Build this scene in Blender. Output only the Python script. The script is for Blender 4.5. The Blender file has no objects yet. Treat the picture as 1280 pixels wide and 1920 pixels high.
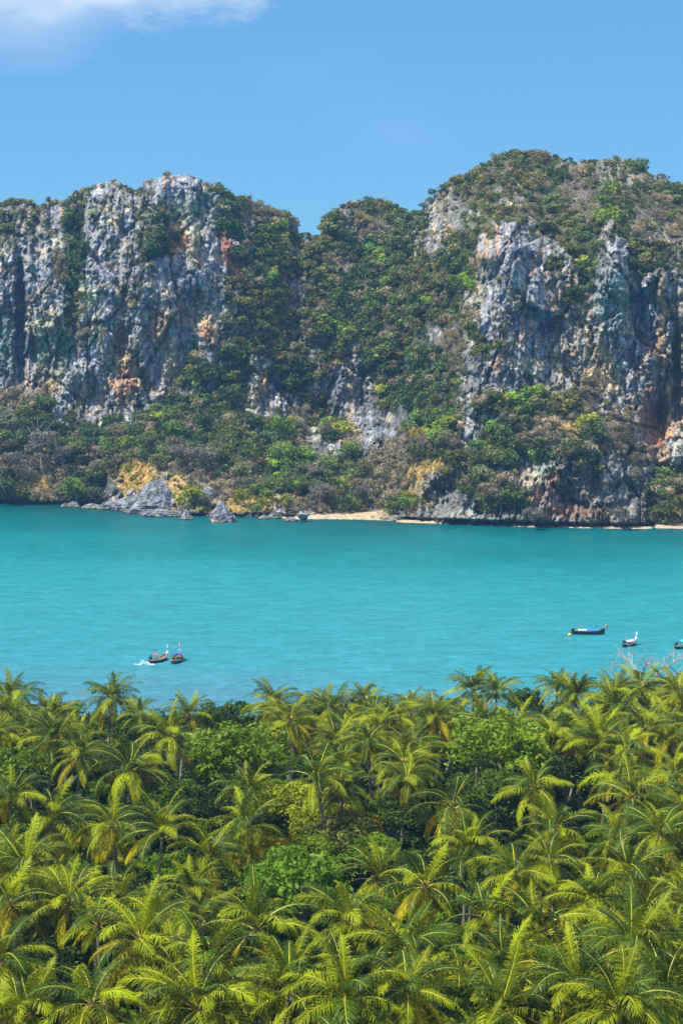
import bpy, math, random
import numpy as np
from math import radians as R, sin, cos, pi

random.seed(7)
rng = np.random.default_rng(7)
SC = bpy.context.scene
COL = SC.collection

# ------------------------------------------------------------------ camera
F = 3500.0            # focal length in photo pixels (1280 wide)
CAMH = 67.0
TH = math.atan(285.0 / F)
cam_d = bpy.data.cameras.new('camera')
cam_d.sensor_fit = 'HORIZONTAL'; cam_d.sensor_width = 36.0
cam_d.lens = 36.0 * F / 1280.0
cam_d.clip_start = 1.0; cam_d.clip_end = 30000.0
cam = bpy.data.objects.new('camera', cam_d); COL.objects.link(cam)
cam.location = (0, 0, CAMH); cam.rotation_euler = (pi / 2 - TH, 0, 0)
SC.camera = cam

# ------------------------------------------------------------------ light
SUN_EL, SUN_AZ = R(60), R(253)       # azimuth clockwise from +Y (view direction): left and behind
sd = bpy.data.lights.new('sun', 'SUN'); sd.energy = 5.0; sd.angle = R(0.53); sd.color = (1.0, 0.95, 0.86)
sun = bpy.data.objects.new('sun', sd); COL.objects.link(sun)
sun_dir = (sin(SUN_AZ) * cos(SUN_EL), cos(SUN_AZ) * cos(SUN_EL), sin(SUN_EL))
from mathutils import Vector, Matrix
sun.rotation_euler = Vector(sun_dir).to_track_quat('Z', 'Y').to_euler()

SC.view_settings.view_transform = 'Standard'; SC.view_settings.look = 'None'
SC.view_settings.gamma = 1.0; SC.view_settings.use_curve_mapping = False
SC.view_settings.exposure = 0.55
SKY = 0.085

def lk(nt, a, b): nt.links.new(a, b)
w = bpy.data.worlds.new('World'); SC.world = w; w.use_nodes = True
nt = w.node_tree; nt.nodes.clear()
N = nt.nodes.new
wo = N('ShaderNodeOutputWorld'); bg = N('ShaderNodeBackground'); sky = N('ShaderNodeTexSky')
sky.sky_type = 'NISHITA'; sky.sun_disc = False; sky.sun_elevation = SUN_EL; sky.sun_rotation = SUN_AZ
sky.air_density = 1.0; sky.dust_density = 0.0; sky.ozone_density = 3.0; sky.altitude = 60
bg.inputs['Strength'].default_value = SKY
tintn = N('ShaderNodeMixRGB'); tintn.blend_type = 'MULTIPLY'; tintn.inputs[0].default_value = 1.0
tintn.inputs[2].default_value = (0.50, 0.86, 1.14, 1)
lk(nt, sky.outputs[0], tintn.inputs[1])
evn = N('ShaderNodeMixRGB'); evn.inputs[0].default_value = .45; lk(nt, tintn.outputs[0], evn.inputs[1]); evn.inputs[2].default_value = (1.35, 3.6, 6.5, 1)
# clouds, drawn by direction: x/y and z/y of the sky vector
tc = N('ShaderNodeTexCoord'); sep = N('ShaderNodeSeparateXYZ'); lk(nt, tc.outputs['Generated'], sep.inputs[0])
def mth(op, a, b=None, c=None, clamp=False):
    n = N('ShaderNodeMath'); n.operation = op; n.use_clamp = clamp
    for i, v in enumerate((a, b, c)):
        if v is None: continue
        if isinstance(v, (int, float)): n.inputs[i].default_value = v
        else: lk(nt, v, n.inputs[i])
    return n.outputs[0]
ya = mth('MAXIMUM', mth('ABSOLUTE', sep.outputs[1]), 0.05)
u = mth('DIVIDE', sep.outputs[0], ya); v = mth('DIVIDE', sep.outputs[2], ya)
cmb = N('ShaderNodeCombineXYZ'); lk(nt, u, cmb.inputs[0]); lk(nt, mth('MULTIPLY', v, 2.4), cmb.inputs[1])
nz = N('ShaderNodeTexNoise'); nz.inputs['Scale'].default_value = 14; nz.inputs['Detail'].default_value = 7
nz.inputs['Roughness'].default_value = 0.55; lk(nt, cmb.outputs[0], nz.inputs['Vector'])
nz2 = N('ShaderNodeTexNoise'); nz2.inputs['Scale'].default_value = 5; nz2.inputs['Detail'].default_value = 6
lk(nt, cmb.outputs[0], nz2.inputs['Vector'])
nz3 = N('ShaderNodeTexNoise'); nz3.inputs['Scale'].default_value = 42; nz3.inputs['Detail'].default_value = 6; nz3.inputs['Roughness'].default_value = .65
lk(nt, cmb.outputs[0], nz3.inputs['Vector'])
# a bank whose soft underside hangs at v ~ 0.175 left of the middle
nn = mth('SUBTRACT', nz.outputs[0], 0.5)
base = mth('SUBTRACT', v, 0.1745)
fall = mth('MULTIPLY', mth('MAXIMUM', mth('ADD', u, 0.045), 0.0), 1.2)     # thins out to the right
m1 = mth('ADD', mth('SUBTRACT', base, fall), mth('ADD', mth('MULTIPLY', nn, 0.05), mth('MULTIPLY', mth('SUBTRACT', nz3.outputs[0], 0.5), 0.03)))
bank = mth('POWER', mth('MULTIPLY', m1, 38.0, clamp=True), 1.2)
m2 = mth('ADD', mth('SUBTRACT', mth('SUBTRACT', v, 0.147), mth('MULTIPLY', mth('MAXIMUM', mth('ADD', u, 0.145), 0.0), 0.45)), mth('MULTIPLY', mth('SUBTRACT', nz2.outputs[0], 0.5), 0.075))
veil = mth('MULTIPLY', mth('MULTIPLY', m2, 30.0, clamp=True), 0.26)
wisp = mth('MULTIPLY', mth('SUBTRACT', nz2.outputs[0], 0.52, clamp=True), 0.35)
tot = mth('MINIMUM', mth('ADD', mth('MULTIPLY', mth('MULTIPLY', bank, mth('MULTIPLY_ADD', mth('ADD', u, 0.19), 7.0, 0.35, clamp=True)), 0.66), mth('ADD', veil, wisp)), 0.95)
mx = N('ShaderNodeMixRGB'); lk(nt, tot, mx.inputs[0]); lk(nt, evn.outputs[0], mx.inputs[1])
mx.inputs[2].default_value = (8.6, 8.8, 9.2, 1)
lk(nt, mx.outputs[0], bg.inputs['Color']); lk(nt, bg.outputs[0], wo.inputs[0])

# ------------------------------------------------------------------ helpers
def at(px, py, Y):
    """world point on the sight line of photo pixel (px,py) at distance Y"""
    px = np.asarray(px, float); py = np.asarray(py, float); Y = np.asarray(Y, float)
    dy = F * cos(TH) + (960 - py) * sin(TH); dz = -F * sin(TH) + (960 - py) * cos(TH)
    s = Y / dy
    return (px - 640) * s, Y + 0 * s, CAMH + dz * s
def at_z(px, py, z):
    """world point on that sight line at height z (below the horizon)"""
    dy = F * cos(TH) + (960 - py) * sin(TH); dz = -F * sin(TH) + (960 - py) * cos(TH)
    s = (z - CAMH) / dz
    return ((px - 640) * s, dy * s, z)
def proj(x, y, z):
    dx, dy, dz = x, y, z - CAMH
    f = dy * cos(TH) - dz * sin(TH); up = dy * sin(TH) + dz * cos(TH)
    return 640 + F * dx / f, 960 - F * up / f

def tag(o, label=None, cat=None, group=None, kind=None):
    if label: o['label'] = label
    if cat: o['category'] = cat
    if group: o['group'] = group
    if kind: o['kind'] = kind
    return o
def empty(name, loc, rz=0, label=None, cat=None, group=None):
    o = bpy.data.objects.new(name, None); COL.objects.link(o); o.empty_display_size = 0.3
    o.location = loc; o.rotation_euler = (0, 0, rz)
    return tag(o, label, cat, group)

def mesh_np(name, V, Fq, mats, mi=None, smooth=False, tint=None):
    """V (n,3), Fq (m,4) or (m,3) int array, or list of polygons"""
    me = bpy.data.meshes.new(name)
    if isinstance(Fq, np.ndarray):
        k = Fq.shape[1]
        me.vertices.add(len(V)); me.vertices.foreach_set('co', np.ascontiguousarray(V, dtype=np.float32).ravel())
        me.loops.add(Fq.size); me.loops.foreach_set('vertex_index', np.ascontiguousarray(Fq, dtype=np.int32).ravel())
        me.polygons.add(len(Fq)); me.polygons.foreach_set('loop_start', np.arange(0, Fq.size, k, dtype=np.int32))
        me.update(calc_edges=True)
    else:
        me.from_pydata([tuple(v) for v in V], [], Fq); me.update()
    for m in mats: me.materials.append(m)
    if mi is not None: me.polygons.foreach_set('material_index', np.asarray(mi, dtype=np.int32))
    if smooth: me.polygons.foreach_set('use_smooth', np.ones(len(me.polygons), dtype=bool))
    if tint is not None:
        a = me.color_attributes.new('tint', 'FLOAT_COLOR', 'POINT')
        c = np.ones((len(V), 4), np.float32); c[:, :3] = tint
        a.data.foreach_set('color', c.ravel())
    return me
def link(name, me, parent=None, loc=None, rot=None, scale=None):
    o = bpy.data.objects.new(name, me); COL.objects.link(o)
    if parent: o.parent = parent
    if loc is not None: o.location = loc
    if rot is not None: o.rotation_euler = rot
    if scale is not None: o.scale = scale if hasattr(scale, '__len__') else (scale,) * 3
    return o

class MB:
    def __init__(s): s.v = []; s.f = []; s.m = []
    def add(s, vs, fs, mi=0):
        b = len(s.v); s.v += [tuple(p) for p in vs]; s.f += [tuple(b + i for i in f) for f in fs]; s.m += [mi] * len(fs)
    def box(s, c, d, rz=0, mi=0, taper=1.0):
        x, y, z = [q / 2 for q in d]; vs = []
        for k, t in ((-1, 1.0), (1, taper)):
            for a, b in ((-1, -1), (1, -1), (1, 1), (-1, 1)):
                X, Y = a * x * t, b * y * t
                vs.append((c[0] + X * cos(rz) - Y * sin(rz), c[1] + X * sin(rz) + Y * cos(rz), c[2] + k * z))
        s.add(vs, [(0, 3, 2, 1), (4, 5, 6, 7), (0, 1, 5, 4), (1, 2, 6, 5), (2, 3, 7, 6), (3, 0, 4, 7)], mi)
    def tube(s, pts, rad, n=6, mi=0, cap=True):
        pts = [Vector(p) for p in pts]
        if not hasattr(rad, '__len__'): rad = [rad] * len(pts)
        vs = []; fs = []
        for i, p in enumerate(pts):
            t = (pts[min(i + 1, len(pts) - 1)] - pts[max(i - 1, 0)]).normalized()
            a = t.orthogonal().normalized() if abs(t.z) < .9 else t.cross(Vector((0, 1, 0))).normalized()
            if abs(t.z) >= .9: pass
            b = t.cross(a).normalized()
            for k in range(n):
                q = 2 * pi * k / n; vs.append(p + (a * cos(q) + b * sin(q)) * rad[i])
        for i in range(len(pts) - 1):
            for k in range(n):
                fs.append((i * n + k, i * n + (k + 1) % n, (i + 1) * n + (k + 1) % n, (i + 1) * n + k))
        if cap: fs.append(tuple(range(n))[::-1]); fs.append(tuple((len(pts) - 1) * n + k for k in range(n)))
        s.add(vs, fs, mi)
    def mesh(s, name, mats, smooth=False):
        me = mesh_np(name, s.v, s.f, mats, s.m, smooth); return me
    def build(s, name, mat, parent=None, smooth=False):
        return link(name, s.mesh(name, mat if isinstance(mat, (list, tuple)) else [mat], smooth), parent)

# 2-D gradient noise in numpy
_perm = rng.permutation(4096)
_ga = rng.random(4096) * 2 * pi
_gx, _gy = np.cos(_ga), np.sin(_ga)
def gnoise(x, y, seed=0):
    x = np.asarray(x, float) + seed * 17.31; y = np.asarray(y, float) + seed * 9.77
    xi = np.floor(x).astype(int); yi = np.floor(y).astype(int); fx = x - xi; fy = y - yi
    def h(a, b): return _perm[(_perm[a & 4095] + b) & 4095]
    def g(a, b, dx, dy):
        k = h(a, b); return _gx[k] * dx + _gy[k] * dy
    u_ = fx ** 3 * (fx * (fx * 6 - 15) + 10); v_ = fy ** 3 * (fy * (fy * 6 - 15) + 10)
    n00 = g(xi, yi, fx, fy); n10 = g(xi + 1, yi, fx - 1, fy); n01 = g(xi, yi + 1, fx, fy - 1); n11 = g(xi + 1, yi + 1, fx - 1, fy - 1)
    return ((n00 * (1 - u_) + n10 * u_) * (1 - v_) + (n01 * (1 - u_) + n11 * u_) * v_) * 1.5
def fbm(x, y, o=4, seed=0, g=.5):
    r = 0; a = 1; t = 0
    for i in range(o):
        r = r + a * gnoise(x * 2 ** i, y * 2 ** i, seed + i); t += a; a *= g
    return r / t
def ridged(x, y, o=4, seed=0, g=.5):
    r = 0; a = 1; t = 0
    for i in range(o):
        r = r + a * (1 - 2 * np.abs(gnoise(x * 2 ** i, y * 2 ** i, seed + i))); t += a; a *= g
    return r / t
def cells(x, y, seed=0):
    """distance to nearest jittered point (blocky facets) and a random value of that cell"""
    xi = np.floor(x).astype(int); yi = np.floor(y).astype(int); best = np.full(np.shape(x), 9.0); sec = best.copy(); val = np.zeros(np.shape(x))
    for i in (-1, 0, 1):
        for j in (-1, 0, 1):
            k = _perm[(_perm[(xi + i + seed * 31) & 4095] + yi + j) & 4095]
            jx = xi + i + (k % 64) / 64; jy = yi + j + (k // 64) / 64
            d = (x - jx) ** 2 + (y - jy) ** 2
            m = d < best; sec = np.where(m, best, np.minimum(sec, d)); best = np.where(m, d, best); val = np.where(m, ((k * 7919) % 997) / 997.0, val)
    return np.sqrt(best), val, np.sqrt(sec) - np.sqrt(best)
def sstep(a, b, x):
    t = np.clip((x - a) / (b - a), 0, 1); return t * t * (3 - 2 * t)

# ------------------------------------------------------------------ materials
def newmat(name):
    m = bpy.data.materials.new(name); m.use_nodes = True
    nt = m.node_tree; nt.nodes.clear(); out = nt.nodes.new('ShaderNodeOutputMaterial')
    return m, nt, out
def simple(name, col, rough=.6, var=.25, scale=3.0, metallic=0, spec=.3):
    m, nt, out = newmat(name); p = nt.nodes.new('ShaderNodeBsdfPrincipled')
    t = nt.nodes.new('ShaderNodeTexCoord'); n = nt.nodes.new('ShaderNodeTexNoise'); n.inputs['Scale'].default_value = scale; n.inputs['Detail'].default_value = 5
    lk(nt, t.outputs['Object'], n.inputs['Vector'])
    r = nt.nodes.new('ShaderNodeMapRange'); r.inputs[1].default_value = .3; r.inputs[2].default_value = .7; r.inputs[3].default_value = 1 - var; r.inputs[4].default_value = 1 + var
    lk(nt, n.outputs[0], r.inputs[0])
    x = nt.nodes.new('ShaderNodeVectorMath'); x.operation = 'SCALE'; x.inputs[0].default_value = col; lk(nt, r.outputs[0], x.inputs['Scale'])
    lk(nt, x.outputs[0], p.inputs['Base Color']); p.inputs['Roughness'].default_value = rough; p.inputs['Metallic'].default_value = metallic
    p.inputs['Specular IOR Level'].default_value = spec
    lk(nt, p.outputs[0], out.inputs[0]); return m
def leafmat(name, col=None, source='const', trans=.35, rough=.45, spec=.35, var=.35, nscale=.6, tmul=(1.25, 1.2, .6)):
    """source: const, object (object colour) or tint (mesh attribute)"""
    m, nt, out = newmat(name); A = nt.nodes.new
    p = A('ShaderNodeBsdfPrincipled'); tr = A('ShaderNodeBsdfTranslucent'); mixs = A('ShaderNodeMixShader')
    geo = A('ShaderNodeNewGeometry'); oi = A('ShaderNodeObjectInfo'); n = A('ShaderNodeTexNoise'); n.inputs['Scale'].default_value = nscale; n.inputs['Detail'].default_value = 3
    lk(nt, geo.outputs['Position'], n.inputs['Vector'])
    r = A('ShaderNodeMapRange'); r.inputs[1].default_value = .3; r.inputs[2].default_value = .7; r.inputs[3].default_value = 1 - var; r.inputs[4].default_value = 1 + var
    lk(nt, n.outputs[0], r.inputs[0])
    if source == 'const':
        rr = A('ShaderNodeMapRange'); rr.inputs[3].default_value = .66; rr.inputs[4].default_value = 1.4; lk(nt, oi.outputs['Random'], rr.inputs[0])
        mu = A('ShaderNodeMath'); mu.operation = 'MULTIPLY'; lk(nt, rr.outputs[0], mu.inputs[0]); lk(nt, r.outputs[0], mu.inputs[1]); sc = mu.outputs[0]
        rgb = A('ShaderNodeRGB'); rgb.outputs[0].default_value = (*col, 1); c = rgb.outputs[0]
    else:
        sc = r.outputs[0]
        if source == 'object': c = oi.outputs['Color']
        else:
            a = A('ShaderNodeAttribute'); a.attribute_name = 'tint'; c = a.outputs['Color']
    x = A('ShaderNodeVectorMath'); x.operation = 'SCALE'; lk(nt, c, x.inputs[0]); lk(nt, sc, x.inputs['Scale'])
    y = A('ShaderNodeVectorMath'); y.operation = 'MULTIPLY'; lk(nt, x.outputs[0], y.inputs[0]); y.inputs[1].default_value = tmul
    lk(nt, x.outputs[0], p.inputs['Base Color']); lk(nt, y.outputs[0], tr.inputs['Color'])
    p.inputs['Roughness'].default_value = rough; p.inputs['Specular IOR Level'].default_value = spec
    mixs.inputs[0].default_value = trans; lk(nt, p.outputs[0], mixs.inputs[1]); lk(nt, tr.outputs[0], mixs.inputs[2])
    lk(nt, mixs.outputs[0], out.inputs[0]); return m

# rock and hillside soil: colour from the mesh attribute, grain and relief from noise
def rockmat(name, bump=.9):
    m, nt, out = newmat(name); A = nt.nodes.new
    p = A('ShaderNodeBsdfPrincipled'); a = A('ShaderNodeAttribute'); a.attribute_name = 'tint'
    geo = A('ShaderNodeNewGeometry')
    n1 = A('ShaderNodeTexNoise'); n1.inputs['Scale'].default_value = .55; n1.inputs['Detail'].default_value = 9; n1.inputs['Roughness'].default_value = .7
    mp = A('ShaderNodeMapping'); mp.inputs['Scale'].default_value = (1.0, 1.0, .22)
    lk(nt, geo.outputs['Position'], n1.inputs['Vector']); lk(nt, geo.outputs['Position'], mp.inputs[0])
    n2 = A('ShaderNodeTexNoise'); n2.inputs['Scale'].default_value = .5; n2.inputs['Detail'].default_value = 6; lk(nt, mp.outputs[0], n2.inputs['Vector'])
    r1 = A('ShaderNodeMapRange'); r1.inputs[1].default_value = .3; r1.inputs[2].default_value = .7; r1.inputs[3].default_value = .35; r1.inputs[4].default_value = 1.7; lk(nt, n1.outputs[0], r1.inputs[0])
    r2 = A('ShaderNodeMapRange'); r2.inputs[1].default_value = .35; r2.inputs[2].default_value = .65; r2.inputs[3].default_value = .5; r2.inputs[4].default_value = 1.4; lk(nt, n2.outputs[0], r2.inputs[0])
    mu = A('ShaderNodeMath'); mu.operation = 'MULTIPLY'; lk(nt, r1.outputs[0], mu.inputs[0]); lk(nt, r2.outputs[0], mu.inputs[1])
    x = A('ShaderNodeVectorMath'); x.operation = 'SCALE'; lk(nt, a.outputs['Color'], x.inputs[0]); lk(nt, mu.outputs[0], x.inputs['Scale'])
    lk(nt, x.outputs[0], p.inputs['Base Color']); p.inputs['Roughness'].default_value = .9; p.inputs['Specular IOR Level'].default_value = .15
    b = A('ShaderNodeBump'); b.inputs['Distance'].default_value = 1.6; b.inputs['Strength'].default_value = bump
    n3 = A('ShaderNodeTexNoise'); n3.inputs['Scale'].default_value = .8; n3.inputs['Detail'].default_value = 8; n3.inputs['Roughness'].default_value = .65; lk(nt, geo.outputs['Position'], n3.inputs['Vector'])
    lk(nt, n3.outputs[0], b.inputs['Height']); lk(nt, b.outputs[0], p.inputs['Normal'])
    lk(nt, p.outputs[0], out.inputs[0]); return m
M_ROCK = rockmat('limestone')
M_FOL_T = leafmat('hill_foliage_mass', source='tint', trans=.2, rough=.7, spec=.15, var=.3, nscale=.25, tmul=(1.1, 1.15, .6))
M_FOL_O = leafmat('hill_foliage', source='object', trans=.2, rough=.7, spec=.15, var=.3, nscale=.25, tmul=(1.1, 1.15, .6))
M_BARK = simple('grey_bark', (.22, .19, .15), .9, .3, 1.5)
M_PALEBARK = simple('pale_bark', (.34, .31, .27), .9, .2, 1.5)

# ------------------------------------------------------------------ shoreline and ridge line of the far hills
WL = np.array([(-420, 943), (0, 945), (110, 947), (180, 950), (240, 956), (270, 965), (345, 970), (410, 971), (470, 969), (520, 970), (570, 974), (640, 974), (740, 977), (840, 980), (1000, 986), (1100, 988), (1280, 990), (1700, 992)], float)
RID = np.array([(-420, 420), (-250, 400), (-120, 372), (-40, 385), (0, 380), (20, 374), (45, 371), (65, 380), (79, 389), (90, 376), (110, 374), (122, 382), (132, 366), (150, 356), (165, 354), (180, 346), (205, 338), (225, 341), (240, 354), (262, 356), (270, 338), (290, 334), (320, 328), (350, 327), (375, 334), (395, 350), (410, 348), (420, 361), (440, 368), (460, 368), (480, 380), (500, 387), (520, 394), (545, 401), (556, 416), (561, 440), (575, 444), (590, 442), (598, 444), (606, 420), (622, 402), (640, 384), (660, 378), (690, 376), (710, 374), (735, 382), (755, 392), (765, 398), (785, 400), (793, 388), (802, 378), (815, 368), (830, 350), (850, 334), (870, 328), (890, 318), (910, 305), (935, 295), (960, 289), (990, 286), (1015, 288), (1040, 296), (1060, 301), (1080, 303), (1110, 299), (1130, 299), (1160, 296), (1185, 299), (1200, 308), (1215, 322), (1227, 336), (1245, 341), (1265, 342), (1280, 346), (1360, 352), (1500, 330), (1700, 390)], float)
def wl(px): return np.interp(px, WL[:, 0], WL[:, 1])
def ridge(px): return np.interp(px, RID[:, 0], RID[:, 1])

ANC = {
 -300: [(942, 870), (890, 885), (740, 925), (600, 935), (400, 965)],
 0: [(940, 868), (890, 878), (800, 905), (740, 925), (600, 935), (480, 940), (380, 965)],
 100: [(942, 866), (890, 880), (800, 908), (740, 920), (600, 922), (480, 930), (375, 955)],
 200: [(945, 860), (900, 872), (830, 890), (780, 905), (650, 908), (500, 915), (345, 938)],
 300: [(955, 822), (900, 842), (830, 875), (770, 898), (650, 902), (450, 908), (335, 930)],
 400: [(965, 800), (920, 815), (850, 850), (770, 890), (650, 905), (500, 915), (350, 940)],
 480: [(965, 797), (930, 815), (850, 855), (780, 890), (700, 905), (600, 914), (500, 928), (385, 950)],
 560: [(970, 795), (935, 815), (850, 860), (780, 905), (700, 912), (600, 924), (500, 942), (430, 962)],
 640: [(964, 812), (920, 835), (850, 870), (780, 905), (700, 908), (600, 924), (500, 945), (380, 972)],
 720: [(968, 806), (930, 822), (850, 850), (780, 880), (700, 895), (600, 915), (500, 940), (380, 980)],
 790: [(974, 778), (900, 795), (850, 810), (780, 830), (700, 870), (600, 900), (500, 930), (400, 965)],
 850: [(980, 765), (900, 780), (800, 795), (700, 812), (600, 840), (500, 890), (400, 930), (330, 960)],
 900: [(984, 758), (900, 768), (800, 780), (700, 790), (600, 800), (480, 812), (430, 845), (380, 900), (310, 960)],
 970: [(986, 754), (900, 760), (800, 775), (700, 788), (600, 798), (500, 806), (420, 820), (370, 890), (285, 960)],
 1050: [(987, 752), (880, 757), (840, 762), (780, 780), (700, 800), (600, 808), (500, 825), (430, 860), (350, 920), (290, 965)],
 1150: [(988, 750), (880, 756), (820, 775), (740, 795), (600, 800), (500, 806), (420, 822), (370, 870), (292, 950)],
 1240: [(988, 750), (900, 775), (800, 800), (700, 808), (600, 806), (520, 810), (450, 840), (380, 890), (335, 930)],
 1320: [(988, 752), (900, 775), (800, 795), (700, 800), (600, 806), (450, 840), (345, 930)],
 1600: [(990, 750), (850, 770), (700, 800), (500, 830), (380, 920)],
}
ap = np.array([(x, y, d) for x, l in ANC.items() for (y, d) in l], float)
def _K(a, b): return np.sqrt(((a[:, None, :] - b[None, :, :]) ** 2).sum(-1) + 9.0)
P = ap[:, :2]; n = len(P)
Amat = np.zeros((n + 3, n + 3)); Amat[:n, :n] = _K(P, P) + np.eye(n) * -3.0
Amat[:n, n] = 1; Amat[:n, n + 1:] = P / 1000; Amat[n, :n] = 1; Amat[n + 1:, :n] = (P / 1000).T
sol = np.linalg.solve(Amat, np.r_[ap[:, 2], 0, 0, 0])
def base_depth(px, py):
    q = np.c_[np.ravel(px), np.ravel(py)]; out = np.empty(len(q))
    for i in range(0, len(q), 20000):
        s = q[i:i + 20000]; out[i:i + 20000] = _K(s, P) @ sol[:n] + sol[n] + (s / 1000) @ sol[n + 1:]
    return out.reshape(np.shape(px))

# recesses (+, farther) and bulges (-, nearer): px, py, rx, ry, metres
FEAT = [(38, 590, 9, 105, 16), (8, 640, 18, 60, 5), (60, 660, 26, 46, 7), (25, 520, 10, 25, -4), (100, 665, 34, 32, 7), (146, 405, 13, 38, 15), (139, 520, 9, 80, 9),
 (82, 470, 10, 90, -3), (98, 400, 12, 40, 3), (70, 430, 8, 60, 6), (170, 690, 20, 24, -3), (160, 745, 25, 22, 6), (225, 650, 14, 25, 5), (238, 440, 14, 22, 4),
 (330, 440, 14, 34, 6), (345, 385, 26, 30, 5), (360, 500, 10, 70, -4), (395, 395, 22, 24, 5), (365, 560, 13, 20, 9), (412, 470, 8, 50, 5), (435, 500, 12, 30, 5), (300, 500, 16, 40, 3),
 (285, 620, 18, 60, 4), (385, 650, 16, 60, -5), (340, 690, 14, 60, 5), (455, 700, 10, 60, 7), (505, 740, 20, 40, 7), (478, 780, 14, 45, -5),
 (430, 560, 20, 60, -3), (560, 470, 8, 40, 8), (610, 800, 20, 24, 9), (600, 770, 14, 14, 4), (600, 815, 8, 16, -8), (690, 740, 34, 50, 8), (650, 760, 12, 50, -2), (745, 720, 18, 55, 12), (765, 650, 14, 40, 7),
 (840, 565, 15, 42, 18), (795, 620, 13, 30, 12), (762, 470, 12, 30, 8), (700, 470, 16, 26, 6), (860, 500, 10, 30, 6), (670, 490, 9, 20, 6),
 (960, 480, 20, 40, -4), (980, 500, 16, 24, 5), (1015, 620, 10, 22, 8), (1060, 560, 12, 24, 7), (1100, 530, 12, 44, 12), (1088, 490, 12, 26, 5), (1145, 540, 24, 60, -6), (1190, 560, 14, 60, 12), (1205, 600, 10, 80, 4),
 (1228, 780, 16, 30, 13), (1232, 740, 8, 40, 6), (1268, 690, 7, 70, 11), (1250, 660, 9, 90, -4), (1240, 560, 7, 70, -4), (1225, 840, 16, 40, 5), (1240, 890, 18, 20, 12), (1225, 955, 12, 24, 12), (1265, 840, 16, 40, -6), (1270, 895, 14, 22, 8),
 (832, 932, 26, 26, 12), (805, 950, 16, 20, 4), (900, 955, 60, 14, 5), (1000, 860, 22, 20, 6), (985, 900, 24, 18, -3), (1060, 930, 30, 34, 8), (1110, 900, 12, 26, 7), (1170, 930, 30, 24, 7), (1130, 860, 20, 14, 4), (1035, 910, 10, 30, -4),
 (190, 905, 12, 18, 8), (20, 930, 60, 8, 2), (290, 935, 40, 25, -5), (395, 950, 8, 8, 5), (550, 955, 30, 14, 0),
 (900, 700, 60, 60, -3), (1000, 740, 30, 20, 4), (820, 800, 20, 40, -3), (1100, 420, 40, 20, -6), (880, 360, 30, 20, 6)]
CLS = """
nmmmnnnmnnnnnmmmmmmmbbbbbbbbbbbbbmmmmggb
nmmmmnngrrrrnmmmmmmmbbbbbbbbbbbbgwbmmnbg
mmmmmrnrmrrrngmmmmmmbmmbbmmbbmmbgwwgbbgg
mmmrdnrrmmrrrdwwwmbmmbbggnmmbbbbgbwGgwwb
bnmrdrrrmdrrrdmgGmbgmwwgmnnbbrnmbggmbwmw
mrrrdrnnmdrrrrdggmbbdGdgmnbdnrrrmbgmrbbm
rrrwdrrrmrrrrrmggbmwwgGgbbdgmrrrbmGSrgdm
rRrwdrrnrrrrrmbgbrbbdgggbbdGmmrrmmdSrrSR
rSrrbrrmrrrrrmbbbmbgdggGgbdSnnmnmdmrrrSR
RSrrbrrrrrrrrmbbbmbgggwggbbbrmnrnmprrRRR
RSpRwmrrnrrrpmmbbmbGggwgbSwbrmrrSmprrRRR
RSpRrrrorrrmrggbbbmdrggbgdwmbmrrRppRrRoR
RRpRrrrorrrgrdmRgdmbRdggdggmmRRRrrpRRoRS
rRprrrRoorrgrgmRSdmRRSgddggmmrRmmmwprRoS
wwwRprRrrrggggmrRmmSRSgddggmbnGwbbwnrRSo
gggrmRRrggggggdrmwbSRRSSdgGrmmgwbwywwrSo
gdggggggggggggggGwSdpRRwwGgrggwwwygwwrop
gwwgggggggbgggggGwSrgRwwbbwmggrgmgdnwmor
wwwwwwbyywwwwggbGGgGgbwwyybbgmrRmSmrRwSm
gyywggSyyrywwwbgGggGgbwwyRmbbbpRoSRrRSgg
ggwwggSrrryGyyyymwwwgwwbyRSRbbgoRSSSRSgy
SSSSSSrrrrSSSSrrrrpppppSSSSSSSSSSSSSSSgp
""".split()
assert all(len(r) == 40 for r in CLS), [len(r) for r in CLS]
CH = 'rRopSgdGbwymn'
GRID = np.array([[CH.index('n' if (c == 'm' and 5 <= j <= 15 and 27 <= i <= 37) else 'r' if (c == 'n' and 5 <= j <= 13 and 27 <= i <= 37) else c) for i, c in enumerate(r)] for j, r in enumerate(CLS)])
def cls_at(px, py, warp=18):
    wx = px + warp * (gnoise(px / 22, py / 22, 3) + .5 * gnoise(px / 9, py / 9, 5)); wy = py + warp * (gnoise(px / 22, py / 22, 4) + .5 * gnoise(px / 9, py / 9, 6))
    i = np.clip(((wx) / 32).astype(int), 0, 39); j = np.clip(((wy - 288) / 32).astype(int), 0, 21)
    # beyond the picture the pattern goes on, mirrored
    ii = np.where(wx < 0, np.clip((-wx / 32).astype(int), 0, 39), i); ii = np.where(wx >= 1280, np.clip(39 - ((wx - 1280) / 32).astype(int), 0, 39), ii)
    return GRID[j, ii]
def is_in(c, s): return np.isin(c, [CH.index(k) for k in s])

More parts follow.
